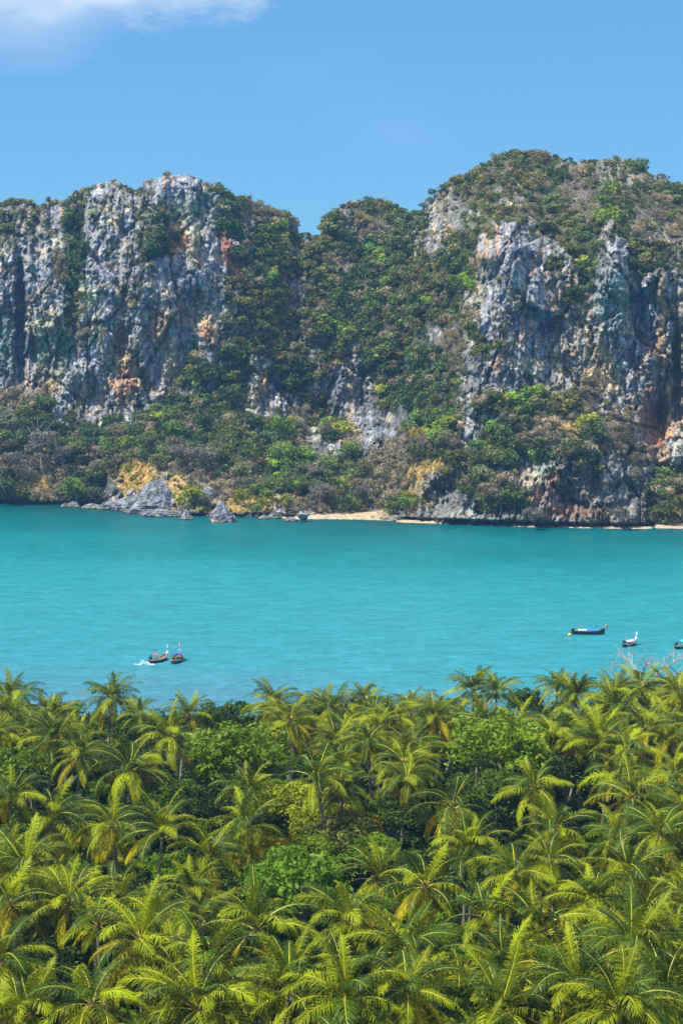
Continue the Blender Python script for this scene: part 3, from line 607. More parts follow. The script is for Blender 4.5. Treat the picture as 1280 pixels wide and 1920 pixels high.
KN = {'g': 'green broadleaf tree', 'd': 'dark green dense tree', 'G': 'bright green leafy tree', 'b': 'olive brown scrub tree', 'w': 'grey dry leafless tree', 'y': 'golden dry grass clump', 'm': 'dusty olive bush', 'r': 'small olive bush'}
def hill_tree(x, y, z, s, c, k, label, group=None, trunk=True, th=1.2):
    dry = k == 'w'
    t = empty('dry_tree' if dry else ('hillside_tree' if trunk else 'bush'), (x, y, z - s * th * .6), 0, label, 'tree' if trunk else 'bush', group)
    zc = s * th * .6
    o = link('crown', (DRY_ME[g.integers(4)] if dry else CROWN_ME[g.integers(8)]), t, (0, 0, zc), (0, 0, g.random() * 6.28), (s, s, s * g.uniform(.85, 1.1)))
    o.color = (*[float(q) for q in c], 1)
    if trunk:
        link('trunk', (TRK_BARE if dry else TRK)[g.integers(3)], t, (0, 0, zc), (0, 0, g.random() * 6.28), (s, s, s * th))
    return t
for i in sorted(solo):
    x, y, z, s, c, k, a, b_ = rows[i]; kk_ = k if k in KN else 'r'
    lab = KN[kk_] + ' ' + region(a, b_)
    hill_tree(x, y - s * .5, z + s * .35, s * 1.1, c, k, lab, KN[kk_] + 's ' + region(a, b_))
for (a, b_, rp, k, lab, tr, hp) in SPECIAL:
    x, y, z = [float(q) for q in hill_point(a, min(b_ + rp * .3, wl(a) - 8))]
    s = rp * y / F; x, y, z = [float(q) for q in at(a, b_, y - s * 1.3 - 2)]
    c = np.array(PAL[k][0 if k != 'G' else 1])
    hill_tree(x, y, z, s, c, k, lab, None, bool(tr), max(1.2, 1.6 * hp / rp) if tr else 1.0)

# ------------------------------------------------------------------ shore rocks, beach
def rock_obj(name, pts_profile, wx, wy, h, loc, label, seed, col=(.22, .23, .25), lean=(0, 0), na=26, group=None):
    """lathe-like body with a hand-set outline, broken up by noise; profile = (height fraction, radius fraction)"""
    nz = 22; zs = np.linspace(0, 1, nz); rr = np.interp(zs, [q[0] for q in pts_profile], [q[1] for q in pts_profile])
    th = np.linspace(0, 2 * pi, na, endpoint=False); T_, Z_ = np.meshgrid(th, zs); R_ = np.repeat(rr[:, None], na, 1)
    nx_ = np.cos(T_); ny_ = np.sin(T_)
    dsp = 1 + .28 * ridged(nx_ * 1.6 + Z_ * 1.5 + seed, ny_ * 1.6 + Z_ * 1.3, 4, seed, .62) + .16 * (cells(T_ * 2.2 + seed, Z_ * 4.5, seed % 9)[1] - .5)  + .12 * fbm(nx_ * 3 + seed, ny_ * 3 + Z_ * 6, 3, seed + 1) * 1.6
    X_ = nx_ * R_ * dsp * wx / 2 + lean[0] * Z_ * h; Y_ = ny_ * R_ * dsp * wy / 2 + lean[1] * Z_ * h
    Zz = Z_ * h * (1 + .05 * fbm(nx_ * 2, ny_ * 2, 2, seed)) - .5
    V_ = np.c_[X_.ravel(), Y_.ravel(), Zz.ravel()]; V_ = np.vstack([V_, [[lean[0] * h, lean[1] * h, Zz[-1].mean() + .02 * h]]])
    idx = np.arange(nz * na).reshape(nz, na); fs = []
    for i in range(nz - 1):
        for k in range(na): fs.append((int(idx[i, k]), int(idx[i, (k + 1) % na]), int(idx[i + 1, (k + 1) % na]), int(idx[i + 1, k])))
    for k in range(na): fs.append((int(idx[-1, k]), int(idx[-1, (k + 1) % na]), nz * na))
    cv = np.array(col)[None, :] * (1 + .5 * fbm(V_[:, 0] / 1.5, V_[:, 2] / 1.5 + V_[:, 1], 3, seed + 5))[:, None]
    cv = np.where((V_[:, 2] < .9)[:, None], np.array([[.34, .28, .20]]), cv); cv = np.where((V_[:, 2] < .25)[:, None], np.array([[.03, .03, .03]]), cv)
    o = link(name, mesh_np(name, V_, fs, [M_ROCK], tint=np.clip(cv, .01, .7)), None, loc)
    return tag(o, label, 'rock', group)
def rock_px(px, pyb, wpx_, hpx, prof, label, seed, depth=.8, lean=(0, 0), name='sea_rock', zb=0.0, **kw):
    x, y, z = at_z(px, pyb, zb); sc = y / F
    return rock_obj(name, prof, wpx_ * sc, wpx_ * sc * depth, hpx * sc + .5, (x, y, z), label, seed, lean=lean, **kw)
PK = [(0, 1), (.15, 1.0), (.35, .78), (.6, .5), (.85, .28), (1, .08)]
LOW = [(0, 1), (.3, 1.05), (.6, .85), (.85, .5), (1, .15)]
rock_px(418, 978, 46, 40, PK, 'tall pointed grey rock standing in the water at the tip of the headland', 3, lean=(-.12, 0))
rock_px(349, 974, 24, 19, PK, 'small pointed grey rock in the water left of the tall one', 5)
rock_px(568, 978, 20, 17, [(0, .5), (.3, .48), (.55, .75), (.75, 1.1), (.92, 1.0), (1, .4)], 'mushroom shaped dark rock at the left end of the beach', 7)
rock_px(546, 977, 24, 8, LOW, 'low dark rock next to the mushroom shaped rock', 9)
for k, (a, b_, ww, hh, lab) in enumerate(((137, 951, 22, 11, 'low grey rock in the shallows at the left shore'), (122, 951, 14, 8, 'small rock beside the low grey one at the left shore'), (172, 953, 34, 9, 'long flat pale rock at the waterline left of the outcrop'),
        (205, 955, 36, 16, 'jagged grey rock in front of the gold grass slope'), (238, 957, 26, 12, 'tan footed rock at the waterline beside the outcrop'), (300, 968, 60, 14, 'flat slab rock at the foot of the grey outcrop'),
        (335, 966, 30, 12, 'dark slab at the right foot of the grey outcrop'), (515, 972, 22, 13, 'grey boulder above the pale shelf'), (495, 973, 18, 8, 'dark boulder left of the pale shelf'))):
    rock_px(a, b_, ww, hh, LOW, lab, 20 + k, depth=.6)
rock_px(285, 962, 92, 60, [(0, 1), (.25, .98), (.5, .72), (.75, .5), (.92, .3), (1, .1)], 'large jagged grey outcrop rising from the shore below the grass', 41, depth=.55, lean=(.10, .2), na=40)
rock_px(245, 957, 60, 26, LOW, 'broad grey shoulder of rock left of the large outcrop', 43, depth=.5, na=34)
rock_px(400, 960, 30, 50, [(0, .9), (.3, .8), (.55, .6), (.7, .75), (.9, .5), (1, .1)], 'dark knobbly rock pillar in the grass behind the pointed rock', 45, lean=(-.2, .05), zb=1.0)
for k in range(26):
    a = 1235 + 60 * g.random() if k % 2 else 690 + 60 * g.random(); rock_px(a, wl(a) - 1 - 5 * g.random(), 6 + 10 * g.random(), 3 + 4 * g.random(), LOW, 'small grey boulder among others ' + ('at the right edge of the shore' if k % 2 else 'at the right end of the beach'), 60 + k, name='boulder', group='small boulders along the far shore', col=(.3, .28, .27), na=12)
m, nt, out = newmat('beach_sand'); p = nt.nodes.new('ShaderNodeBsdfPrincipled'); a_ = nt.nodes.new('ShaderNodeTexNoise'); a_.inputs['Scale'].default_value = .4; a_.inputs['Detail'].default_value = 8
gg = nt.nodes.new('ShaderNodeNewGeometry'); lk(nt, gg.outputs['Position'], a_.inputs['Vector']); cr = nt.nodes.new('ShaderNodeValToRGB'); lk(nt, a_.outputs[0], cr.inputs[0])
cr.color_ramp.elements[0].position = .35; cr.color_ramp.elements[0].color = (.30, .22, .13, 1); cr.color_ramp.elements[1].position = .6; cr.color_ramp.elements[1].color = (.50, .40, .27, 1)
lk(nt, cr.outputs[0], p.inputs['Base Color']); p.inputs['Roughness'].default_value = .95; p.inputs['Specular IOR Level'].default_value = 0; lk(nt, p.outputs[0], out.inputs[0]); M_SAND = m
def beach(name, x0, x1, front, depth, h):
    nx_, ny_ = 60, 8; P_ = np.linspace(x0, x1, nx_); Vb = []
    for j in range(ny_):
        t = j / (ny_ - 1)
        for a in P_:
            y0 = at_z(float(a), float(wl(a)), 0)[1]; e = min(1, (a - x0) / 12, (x1 - a) / 12); y = y0 - 1 + front + 1.2 * gnoise(a / 8, 0.0, 5) + (depth * t); s = y / F
            Vb.append(((a - 640) * s, y, -.15 + h * t ** .8 * max(e, .05) + .15 * gnoise(a / 5, t * 4, 6)))
    idx = np.arange(nx_ * ny_).reshape(ny_, nx_); Fb = np.c_[idx[:-1, :-1].ravel(), idx[:-1, 1:].ravel(), idx[1:, 1:].ravel(), idx[1:, :-1].ravel()]
    o = link(name, mesh_np(name, np.array(Vb, float), Fb, [M_SAND], smooth=True)); o['kind'] = 'structure'
beach('beach', 572, 748, 0, 34, 1.2)
beach('beach_strip', 1225, 1500, -3, 16, 1.2)
beach('rock_shelf', 500, 575, -2, 12, 1.0)
beach('shore_shelf', 740, 1228, -6, 8, .7)

# ------------------------------------------------------------------ near land
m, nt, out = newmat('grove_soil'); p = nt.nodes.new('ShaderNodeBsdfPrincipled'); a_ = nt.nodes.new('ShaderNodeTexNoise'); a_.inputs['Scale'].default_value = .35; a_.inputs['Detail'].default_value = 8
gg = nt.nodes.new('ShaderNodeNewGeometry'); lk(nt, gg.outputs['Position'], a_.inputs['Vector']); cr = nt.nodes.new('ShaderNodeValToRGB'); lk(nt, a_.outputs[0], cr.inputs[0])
cr.color_ramp.elements[0].position = .35; cr.color_ramp.elements[0].color = (.004, .007, .002, 1); cr.color_ramp.elements[1].position = .65; cr.color_ramp.elements[1].color = (.014, .018, .006, 1)  # near-black soil: deep shade between the palms is put into its colour
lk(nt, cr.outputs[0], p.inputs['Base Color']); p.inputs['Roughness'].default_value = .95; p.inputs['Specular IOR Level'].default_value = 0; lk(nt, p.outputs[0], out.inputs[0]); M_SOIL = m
def gz(x, y): return 1.6 + .5 * float(gnoise(x / 25, y / 25, 8)) - 2.6 * float(sstep(338, 352, y))
nx_, ny_ = 90, 110; xs = np.linspace(-320, 320, nx_); ys = np.linspace(40, 356, ny_); Xg, Yg = np.meshgrid(xs, ys)
Zg = 1.6 + .5 * gnoise(Xg / 25, Yg / 25, 8) - 2.6 * sstep(338, 352, Yg)
idx = np.arange(nx_ * ny_).reshape(ny_, nx_); Fg = np.c_[idx[:-1, :-1].ravel(), idx[:-1, 1:].ravel(), idx[1:, 1:].ravel(), idx[1:, :-1].ravel()]
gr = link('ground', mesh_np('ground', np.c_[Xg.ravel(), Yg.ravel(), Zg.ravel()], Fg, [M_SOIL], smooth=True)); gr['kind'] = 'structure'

# ------------------------------------------------------------------ palms
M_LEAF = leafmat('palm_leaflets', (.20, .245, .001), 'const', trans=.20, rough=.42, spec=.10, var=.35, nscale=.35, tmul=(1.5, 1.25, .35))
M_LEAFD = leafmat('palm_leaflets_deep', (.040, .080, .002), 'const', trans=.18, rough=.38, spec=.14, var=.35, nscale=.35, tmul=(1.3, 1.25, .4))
M_LEAFO = leafmat('palm_leaflets_old', (.34, .29, .002), 'const', trans=.22, rough=.45, spec=.08, var=.35, nscale=.35, tmul=(1.4, 1.1, .35))
M_RIB = simple('palm_midrib', (.40, .36, .03), .45, .25, 2.0)
M_RIBG = simple('green_midrib', (.40, .38, .02), .5, .25, 2.0)
M_DEAD = leafmat('palm_dead_leaflets', (.26, .14, .05), 'const', trans=.2, rough=.8, spec=.1, tmul=(1.1, .9, .6))
M_TRUNK = simple('palm_trunk_bark', (.25, .23, .19), .9, .35, 2.0)
M_NUT = simple('coconut_husk', (.38, .30, .05), .5, .3, 2.0)
M_SHEATH = simple('brown_sheath', (.20, .11, .05), .9, .3, 4.0)
def frond_mesh(seed, a0, k, L, leaf, nleaf=48, hang=.5, pw=1.3, lmul=1.0):
    r = random.Random(seed); V_ = []; F_ = []; M_ = []
    ns = 14; pts = []; p = Vector((.12, 0, 0)); sb = r.uniform(-.12, .12)
    for i in range(ns + 1):
        s = i / ns; a = a0 - k * s ** pw
        pts.append((p.copy(), a)); d = Vector((cos(a) * cos(sb * s * 2), cos(a) * sin(sb * s * 2), sin(a))); p = p + d * (L / ns)
    def P(s):
        q = min(s, .9999) * ns; i = int(q); t = q - i; return pts[i][0].lerp(pts[i + 1][0], t), pts[i][1] * (1 - t) + pts[i + 1][1] * t
    for i in range(ns + 1):
        s = i / ns; q, a = pts[i]; wd = .062 * (1 - s) ** .8 + .012; b = len(V_)
        upv = Vector((-sin(a), 0, cos(a))); V_ += [q + Vector((0, wd, 0)) , q + Vector((0, -wd, 0)), q + upv * wd * .9]
        if i:
            c = b - 3
            for u_, w_ in ((0, 1), (1, 2), (2, 0)): F_.append((c + u_, c + w_, b + w_, b + u_)); M_.append(1)
    for sg in (-1, 1):
        for i in range(nleaf):
            s = .14 + .86 * (i + r.random() * .8) / nleaf; q, a = P(s)
            l = lmul * L * .25 * (max(0.0, sin(pi * (s * .86 + .09))) ** .6) * r.uniform(.85, 1.1)
            fwd = Vector((cos(a), 0, sin(a))); up = Vector((-sin(a), 0, cos(a))); sd_ = Vector((0, sg, 0))
            sweep = .35 + .75 * s + r.uniform(-.13, .13)
            d1 = (sd_ * cos(sweep) + fwd * sin(sweep) + up * r.uniform(.0, .35)).normalized()
            d2 = (d1 + Vector((0, 0, -1)) * (hang * r.uniform(.4, 1.7))).normalized()
            d3 = (d1 + Vector((0, 0, -1)) * (hang * r.uniform(1.6, 3.0))).normalized()
            wv = (fwd * cos(sweep) - sd_ * sin(sweep)).normalized() * (.036 if s < .9 else .024) * r.uniform(.6, 1.35)
            m1 = q + d1 * l * .35; m2 = m1 + d2 * l * .35; tip = m2 + d3 * l * .30
            b = len(V_); V_ += [q - wv * .6, q + wv * .6, m1 + wv, m1 - wv, m2 + wv * .75, m2 - wv * .75, tip]
            F_ += [(b, b + 1, b + 2, b + 3), (b + 3, b + 2, b + 4, b + 5), (b + 5, b + 4, b + 6)]; M_ += [0, 0, 0]
    me = mesh_np('frond', V_, F_, [leaf, M_SHEATH if leaf is M_DEAD else (M_RIB if a0 < R(25) else M_RIBG)], M_); return me
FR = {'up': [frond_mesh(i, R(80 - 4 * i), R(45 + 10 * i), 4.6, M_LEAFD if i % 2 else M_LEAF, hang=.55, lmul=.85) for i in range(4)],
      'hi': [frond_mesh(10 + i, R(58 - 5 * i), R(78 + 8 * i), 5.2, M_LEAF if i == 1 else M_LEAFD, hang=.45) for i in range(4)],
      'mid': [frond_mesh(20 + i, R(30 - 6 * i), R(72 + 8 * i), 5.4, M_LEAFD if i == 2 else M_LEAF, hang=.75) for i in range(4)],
      'low': [frond_mesh(30 + i, R(-2 - 8 * i), R(62 + 4 * i), 5.2, M_LEAFO if i % 2 else M_LEAF, hang=1.1, lmul=.95) for i in range(4)],
      'hang': [frond_mesh(40 + i, R(-34 - 8 * i), R(40), 4.8, M_LEAFO, hang=1.4, pw=.8, lmul=.9) for i in range(3)],
      'dead': [frond_mesh(50 + i, R(-55 - 10 * i), R(28), 4.2, M_DEAD, nleaf=34, hang=1.2, pw=.7, lmul=.8) for i in range(2)]}
def nuts_mesh(seed):
    r = random.Random(seed); mb = MB()
    for k in range(9):
        a = k * 2.4; c = Vector((.42 * cos(a), .42 * sin(a), -.25 - .35 * r.random())); vs = []; fs = []; nr, nc = 4, 6
        for i in range(nr + 1):
            t = pi * i / nr
            for j in range(nc): q = 2 * pi * j / nc; vs.append(c + Vector((.14 * sin(t) * cos(q), .14 * sin(t) * sin(q), .18 * cos(t))))
        for i in range(nr):
            for j in range(nc): fs.append((i * nc + j, (i + 1) * nc + j, (i + 1) * nc + (j + 1) % nc, i * nc + (j + 1) % nc))
        mb.add(vs, fs)
    return mb.mesh('coconut_cluster', [M_NUT], True)
NUTS = [nuts_mesh(i) for i in range(3)]
mb = MB(); mb.tube([(0, 0, -.7), (0, 0, -.25), (0, 0, .15), (0, 0, .6)], [.2, .3, .26, .08], 8); SHEATH = mb.mesh('crown_shaft', [M_SHEATH], True)
def trunk_mesh(seed):
    r = random.Random(seed); mb = MB(); n_ = 16; pts = []; rad = []; bx, by = r.uniform(-.7, .7), r.uniform(-.7, .7)
    for i in range(n_ * 2 + 1):
        t = i / (2 * n_); pts.append((bx * sin(pi * t) * .9, by * sin(pi * t) * .9, t * 10)); rad.append((.24 * (1 - .35 * t) + .14 * max(0, 1 - t * 9)) * (1.05 if i % 2 else .96))
    mb.tube(pts, rad, 8); return mb.mesh('trunk', [M_TRUNK], True)
TRUNKS = [trunk_mesh(i) for i in range(5)]
NFR = 0
def palm(x, y, zc, style, label, scale=1.0, seed=0, group='coconut palms of the grove'):
    """style: 'full' round crown, 'upright' shuttlecock, 'drooping' old crown with hanging yellow ribs"""
    global NFR
    r = random.Random(seed); z0 = gz(x, y)
    t = empty('coconut_palm', (x, y, z0), 0, label, 'palm tree', group); H_ = zc - z0
    lx, ly = r.uniform(-.16, .16) * H_, r.uniform(-.1, .1) * H_
    link('trunk', TRUNKS[r.randrange(5)], t, (-lx, -ly, 0), (math.atan2(-ly, H_) , math.atan2(lx, H_), 0), (1, 1, math.sqrt(H_ ** 2 + lx * lx + ly * ly) / 10))
    link('crown_shaft', SHEATH, t, (0, 0, H_), None, 1.0)
    plan = {'full': (('up', 5), ('hi', 9), ('mid', 9), ('low', 7), ('hang', 3)), 'upright': (('up', 8), ('hi', 10), ('mid', 7), ('low', 4)), 'drooping': (('up', 4), ('hi', 7), ('mid', 8), ('low', 9), ('hang', 6))}[style]
    ph = r.random() * 6.28; i = 0; thin = r.choice([.65, .85, 1, 1.1]); scale = scale * r.uniform(.86, 1.1)
    if r.random() < .4: plan = plan + (('dead', 1 + r.randrange(2)),)
    for kind, cnt in plan:
        for _ in range(max(1, round(cnt * thin))):
            az = ph + i * 2.39996 + r.uniform(-.25, .25); i += 1
            s = scale * r.uniform(.95, 1.27)
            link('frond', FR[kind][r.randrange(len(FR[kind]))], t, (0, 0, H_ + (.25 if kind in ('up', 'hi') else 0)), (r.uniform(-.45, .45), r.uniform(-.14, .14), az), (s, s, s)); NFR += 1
    if r.random() < .8: link('coconut_cluster', NUTS[r.randrange(3)], t, (0, 0, H_ - .1), (0, 0, r.random() * 6), r.uniform(.8, 1.15))
    return t
# crown hearts read off the photograph: px, py, style, size
PL = [(20, 1312, 'full', 1), (88, 1368, 'full', 1), (210, 1312, 'full', 1.05), (356, 1345, 'upright', .9), (318, 1383, 'full', 1), (262, 1342, 'upright', .8), (515, 1325, 'full', .95), (545, 1352, 'full', .9), (628, 1330, 'full', 1.05), (682, 1312, 'upright', .85),
 (815, 1346, 'full', .95), (768, 1328, 'upright', .8), (887, 1298, 'upright', .95), (930, 1302, 'upright', .85), (906, 1358, 'full', 1.05), (1045, 1292, 'upright', 1.0), (1078, 1310, 'upright', .9), (1152, 1306, 'upright', .95), (1033, 1372, 'full', 1), (1097, 1385, 'drooping', 1.0), (1272, 1302, 'drooping', .9), (1262, 1370, 'full', 1),
 (592, 1462, 'upright', .95), (757, 1432, 'drooping', 1.1), (640, 1490, 'upright', .8), (243, 1445, 'drooping', 1.15), (98, 1540, 'full', 1.05), (48, 1628, 'drooping', 1.15), (392, 1612, 'full', 1.05), (463, 1553, 'drooping', 1.0), (468, 1490, 'upright', 1.0), (848, 1515, 'drooping', 1.1), (1042, 1556, 'full', 1.05),
 (1158, 1455, 'drooping', 1.1), (1262, 1450, 'full', 1.05), (965, 1372, 'full', .9), (263, 1765, 'drooping', 1.0), (172, 1885, 'full', 1.1), (372, 1895, 'full', 1.15), (545, 1862, 'upright', 1.05), (150, 1420, 'full', .9), (20, 1700, 'drooping', 1), (5, 1805, 'drooping', 1.05), (797, 1665, 'drooping', 1.05), (715, 1655, 'upright', .95),
 (910, 1722, 'upright', 1), (1012, 1752, 'drooping', 1.15), (1185, 1778, 'full', 1.1), (1238, 1568, 'full', 1), (1180, 1640, 'full', 1.05), (762, 1862, 'full', 1.05), (760, 1790, 'full', 1), (938, 1896, 'full', 1.05), (1160, 1896, 'upright', 1.05), (1248, 1880, 'full', 1.1), (655, 1730, 'full', 1), (60, 1905, 'full', 1.0), (1030, 1620, 'full', .95),
 (480, 1745, 'upright', 1), (395, 1810, 'upright', 1.05), (650, 1880, 'full', 1), (855, 1905, 'full', 1), (1085, 1850, 'full', 1), (880, 1600, 'upright', .9), (1110, 1690, 'full', 1), (130, 1700, 'full', 1), (305, 1560, 'upright', .9), (20, 1500, 'full', 1), (1210, 1370, 'full', .95), (965, 1640, 'full', .9), (1000, 1480, 'full', .95), (690, 1395, 'full', .9), (735, 1350, 'full', .9)]
BL = [  # broadleaf trees: px, py crown centre, half-width px, colour, label
 (48, 1445, 62, (.14, .24, .010), 'low bright green broadleaf tree at the left edge behind the palms'), (452, 1425, 88, (.15, .25, .010), 'wide bright green broadleaf tree left of the middle of the grove'),
 (930, 1410, 92, (.20, .32, .012), 'large lime green broadleaf tree in the upper right of the grove'), (925, 1500, 72, (.08, .14, .012), 'darker broadleaf tree with a visible stem under the large lime one'), (560, 1668, 98, (.15, .29, .010), 'dense rounded bright green broadleaf tree in the lower middle'),
 (735, 1530, 46, (.10, .18, .014), 'small bright green tree right of the golden thicket'), (870, 1640, 58, (.06, .12, .012), 'glossy green bush in the shade right of the middle'), (408, 1350, 40, (.07, .13, .015), 'green treetop at the water edge left of the middle'),
 (985, 1318, 34, (.07, .12, .015), 'green treetop between palms near the water on the right'), (640, 1570, 66, (.24, .27, .05), 'greyish flowering thicket in the clearing'), (560, 1505, 66, (.30, .33, .008), 'golden yellow thicket in the middle of the grove'),
 (675, 1545, 48, (.38, .33, .010), 'amber coloured bush at the right end of the golden thicket'), (330, 1500, 50, (.08, .15, .012), 'green tree between two palms left of the middle'), (1060, 1450, 44, (.07, .13, .012), 'green bush under the palms right of the lime tree'), (250, 1375, 36, (.08, .15, .014), 'small green treetop behind the tall left palm'),
 (1090, 1640, 44, (.08, .16, .014), 'green bush among palms at the lower right'), (605, 1548, 60, (.32, .36, .010), 'yellow green thicket in front of the golden one'), (700, 1595, 44, (.16, .28, .010), 'bright green shrub tree below the amber bush'), (590, 1600, 46, (.20, .30, .010), 'light green rounded bush above the dense broadleaf tree'),
 (120, 1800, 60, (.05, .10, .012), 'dark green bush under palms at the lower left')]
def style_words(s, r):
    return {'full': 'round crowned coconut palm', 'upright': 'coconut palm with upright fronds', 'drooping': 'coconut palm with drooping fronds'}[s]
placed = []; bls = []
for k, (a, b_, hw, c, lab) in enumerate(BL):
    zc = {2: 13, 3: 9, 4: 10.5, 9: 7.5, 10: 8, 11: 8, 16: 7, 17: 7, 18: 7, 1: 12, 5: 9, 0: 10}.get(k, 8.5); x, y, _ = at_z(a, b_, zc); bls.append((x, y, zc, 1.22 * hw * y / F, tuple(q * .8 for q in c), lab))
labs = {}
def uniq(style, a, b_):
    row = ('by the water' if b_ < 1340 else 'behind the waterside palms' if b_ < 1420 else 'in the upper grove' if b_ < 1520 else 'in the middle grove' if b_ < 1640 else 'in the lower grove' if b_ < 1760 else 'near the bottom' if b_ < 1850 else 'at the bottom edge')
    col_ = ('at the left edge' if a < 90 else 'far left' if a < 230 else 'left' if a < 380 else 'left of centre' if a < 540 else 'in the centre' if a < 720 else 'right of centre' if a < 880 else 'right' if a < 1040 else 'far right' if a < 1190 else 'at the right edge')
    return style_words(style, None), row + ', ' + col_
cand = []
for (a, b_, st, sc) in PL:
    zc = random.uniform(11.5, 15.5) - (1.0 if b_ < 1340 else 0)
    x, y, _ = at_z(a, b_, zc)
    if y > 334: zc -= (y - 334) * 625 / 3500 * 1.0; x, y, _ = at_z(a, b_, max(zc, 7))
    cand.append([x, y, max(zc, 7), st, sc, a, b_, True]); placed.append((x, y))
tries = 0; gap = random.Random(5)
nf = 0
while tries < 6000 and nf < 175:
    tries += 1
    y = gap.uniform(118, 333) ; x = gap.uniform(-1, 1) * (y * .183 + 9)
    if any((x - q[0]) ** 2 + (y - q[1]) ** 2 < 5.0 ** 2 for q in placed): continue
    zc = gap.uniform(6.5, 14.0); a, b_ = proj(x, y, zc)
    if b_ < 1330 and a < 1000: continue
    if b_ < 1290: continue
    bad = False
    for (bx, by, bz, br, c, lab) in bls:
        pa, pb = proj(bx, by, bz)
        if abs(a - pa) < br * F / by * .9 + 50 and -45 < b_ - pb < 165: bad = True; break
    if bad: continue
    st = gap.choice(['full', 'full', 'upright', 'drooping']); cand.append([x, y, zc, st, gap.uniform(.72, 1.05), a, b_, False]); placed.append((x, y)); nf += 1
groups = {}
for c in cand:
    sw, pos = uniq(c[3], c[5], c[6]); groups.setdefault((sw, pos), []).append(c)
ORD = ['leftmost', 'second from left', 'third from left', 'fourth from left', 'fifth from left', 'sixth from left', 'seventh from left', 'eighth from left', 'ninth from left', 'tenth from left']
for (sw, pos), l in groups.items():
    l.sort(key=lambda c: c[5])
    for i, c in enumerate(l):
        if len(l) == 1: lab = sw + ' ' + pos
        elif len(l) == 2: lab = ('left of two: ', 'right of two: ')[i] + sw + ' ' + pos
        else: lab = ORD[min(i, 9)] + ': ' + sw + ' ' + pos
        palm(c[0], c[1], c[2], c[3], lab, c[4], seed=int(c[5] * 7 + c[6] * 13) & 0xffff)
print('palms', len(cand), 'fronds', NFR)

# ------------------------------------------------------------------ broadleaf trees of the grove
M_BL = leafmat('broadleaf', source='object', trans=.25, rough=.45, spec=.12, var=.35, nscale=.4, tmul=(1.4, 1.3, .4))
def leafy(seed, nl, per, q):
    g2 = np.random.default_rng(seed); vs = []
    for l in range(nl):
        a = g2.random() * 6.28; rr = g2.random() ** .5 * .72; z = (g2.random() - .35) * .75 * math.sqrt(max(.05, 1 - rr * rr))
        c = np.array([rr * cos(a), rr * sin(a), z]); R_ = .16 + .14 * g2.random()
        d = g2.normal(size=(per, 3)); d[:, 2] += .6; d /= np.linalg.norm(d, axis=1)[:, None]
        p_ = c + d * (R_ * (1 - .5 * g2.random(per) ** 2))[:, None] * np.array([1, 1, .75])
        nr_ = d + g2.normal(size=(per, 3)) * .6; nr_ /= np.linalg.norm(nr_, axis=1)[:, None]
        t1 = np.cross(nr_, g2.normal(size=(per, 3))); t1 /= np.linalg.norm(t1, axis=1)[:, None]; t2 = np.cross(nr_, t1)
        s1 = (q * (.6 + .8 * g2.random(per)))[:, None]; s2 = s1 * .5
        vs.append(np.stack([p_ - t1 * s1, p_ - t2 * s2, p_ + t1 * s1, p_ + t2 * s2], 1))
    v_ = np.concatenate(vs).reshape(-1, 3); return mesh_np('crown', v_, np.arange(len(v_)).reshape(-1, 4), [M_BL])
LEAFY = [leafy(700 + i, 60, 80, .045) for i in range(4)]
LEAFY_S = [leafy(720 + i, 22, 50, .075) for i in range(4)]
for k, (x, y, zc, rw, c, lab) in enumerate(bls):
    z0 = gz(x, y); t = empty('broadleaf_tree', (x, y, z0), 0, lab, 'tree'); H_ = zc - z0
    o = link('crown', LEAFY[k % 4], t, (0, 0, H_), (0, 0, k * 1.3), (rw * 1.15, rw * 1.15, rw * (.8 if k in (9, 10, 11) else 1.0))); o.color = (*c, 1)
    mb = MB(); mb.tube([(0, 0, -.3), (.1, 0, H_ * .5), (0, 0, H_)], [.28, .22, .14], 8); mb.build('trunk', M_BARK, t)
    for j in range(6):
        a = j * 1.05 + k; mb = MB(); mb.tube([(0, 0, H_ * .55), (rw * .3 * cos(a), rw * .3 * sin(a), H_ * .8), (rw * .7 * cos(a), rw * .7 * sin(a), H_ + rw * .15)], [.14, .09, .03], 5); mb.build('branch', M_BARK, t)
# understorey shrubs, each its own object, and ground cover
ns_ = 0; gs = random.Random(9)
for k in range(900):
    y = gs.uniform(120, 340); x = gs.uniform(-1, 1) * (y * .183 + 6)
    if ns_ >= 295: break
    if any((x - q[0]) ** 2 + (y - q[1]) ** 2 < 1.6 ** 2 for q in placed): continue
    ns_ += 1; s = gs.uniform(1.8, 4.4); z0 = gz(x, y)
    yellow = abs(x + 8) < 12 and abs(y - 225) < 20
    c = gs.choice([(.05, .12, .004), (.09, .19, .005), (.14, .25, .005), (.16, .20, .005)]) if not yellow else gs.choice([(.22, .19, .012), (.16, .17, .014)])
    nm = 'golden shrub in the clearing of the grove' if yellow else 'leafy green shrub between palm trunks ' + uniq('full', *proj(x, y, z0 + 1))[1]
    t = link('shrub', LEAFY_S[gs.randrange(4)], None, (x, y, z0 + s * .35), (0, 0, gs.random() * 6.28), (s, s, s * .8)); t.color = (*c, 1)
    tag(t, nm, 'shrub', 'golden shrubs of the clearing' if yellow else nm.replace('shrub', 'shrubs'))
g3 = np.random.default_rng(77); n_ = 90000
yy = g3.uniform(118, 343, n_); xx_ = g3.uniform(-1, 1, n_) * (yy * .19 + 8); den = fbm(xx_ / 9, yy / 9, 3, 88); kp = den > -.3
yy, xx_ = yy[kp], xx_[kp]; n_ = len(yy); zz_ = 1.6 + .5 * gnoise(xx_ / 25, yy / 25, 8) - 2.6 * sstep(338, 352, yy) + g3.random(n_) ** 2 * 1.6 + .1
c_ = np.c_[xx_, yy, zz_]; nr_ = g3.normal(size=(n_, 3)); nr_[:, 2] = np.abs(nr_[:, 2]) + 1; nr_ /= np.linalg.norm(nr_, axis=1)[:, None]
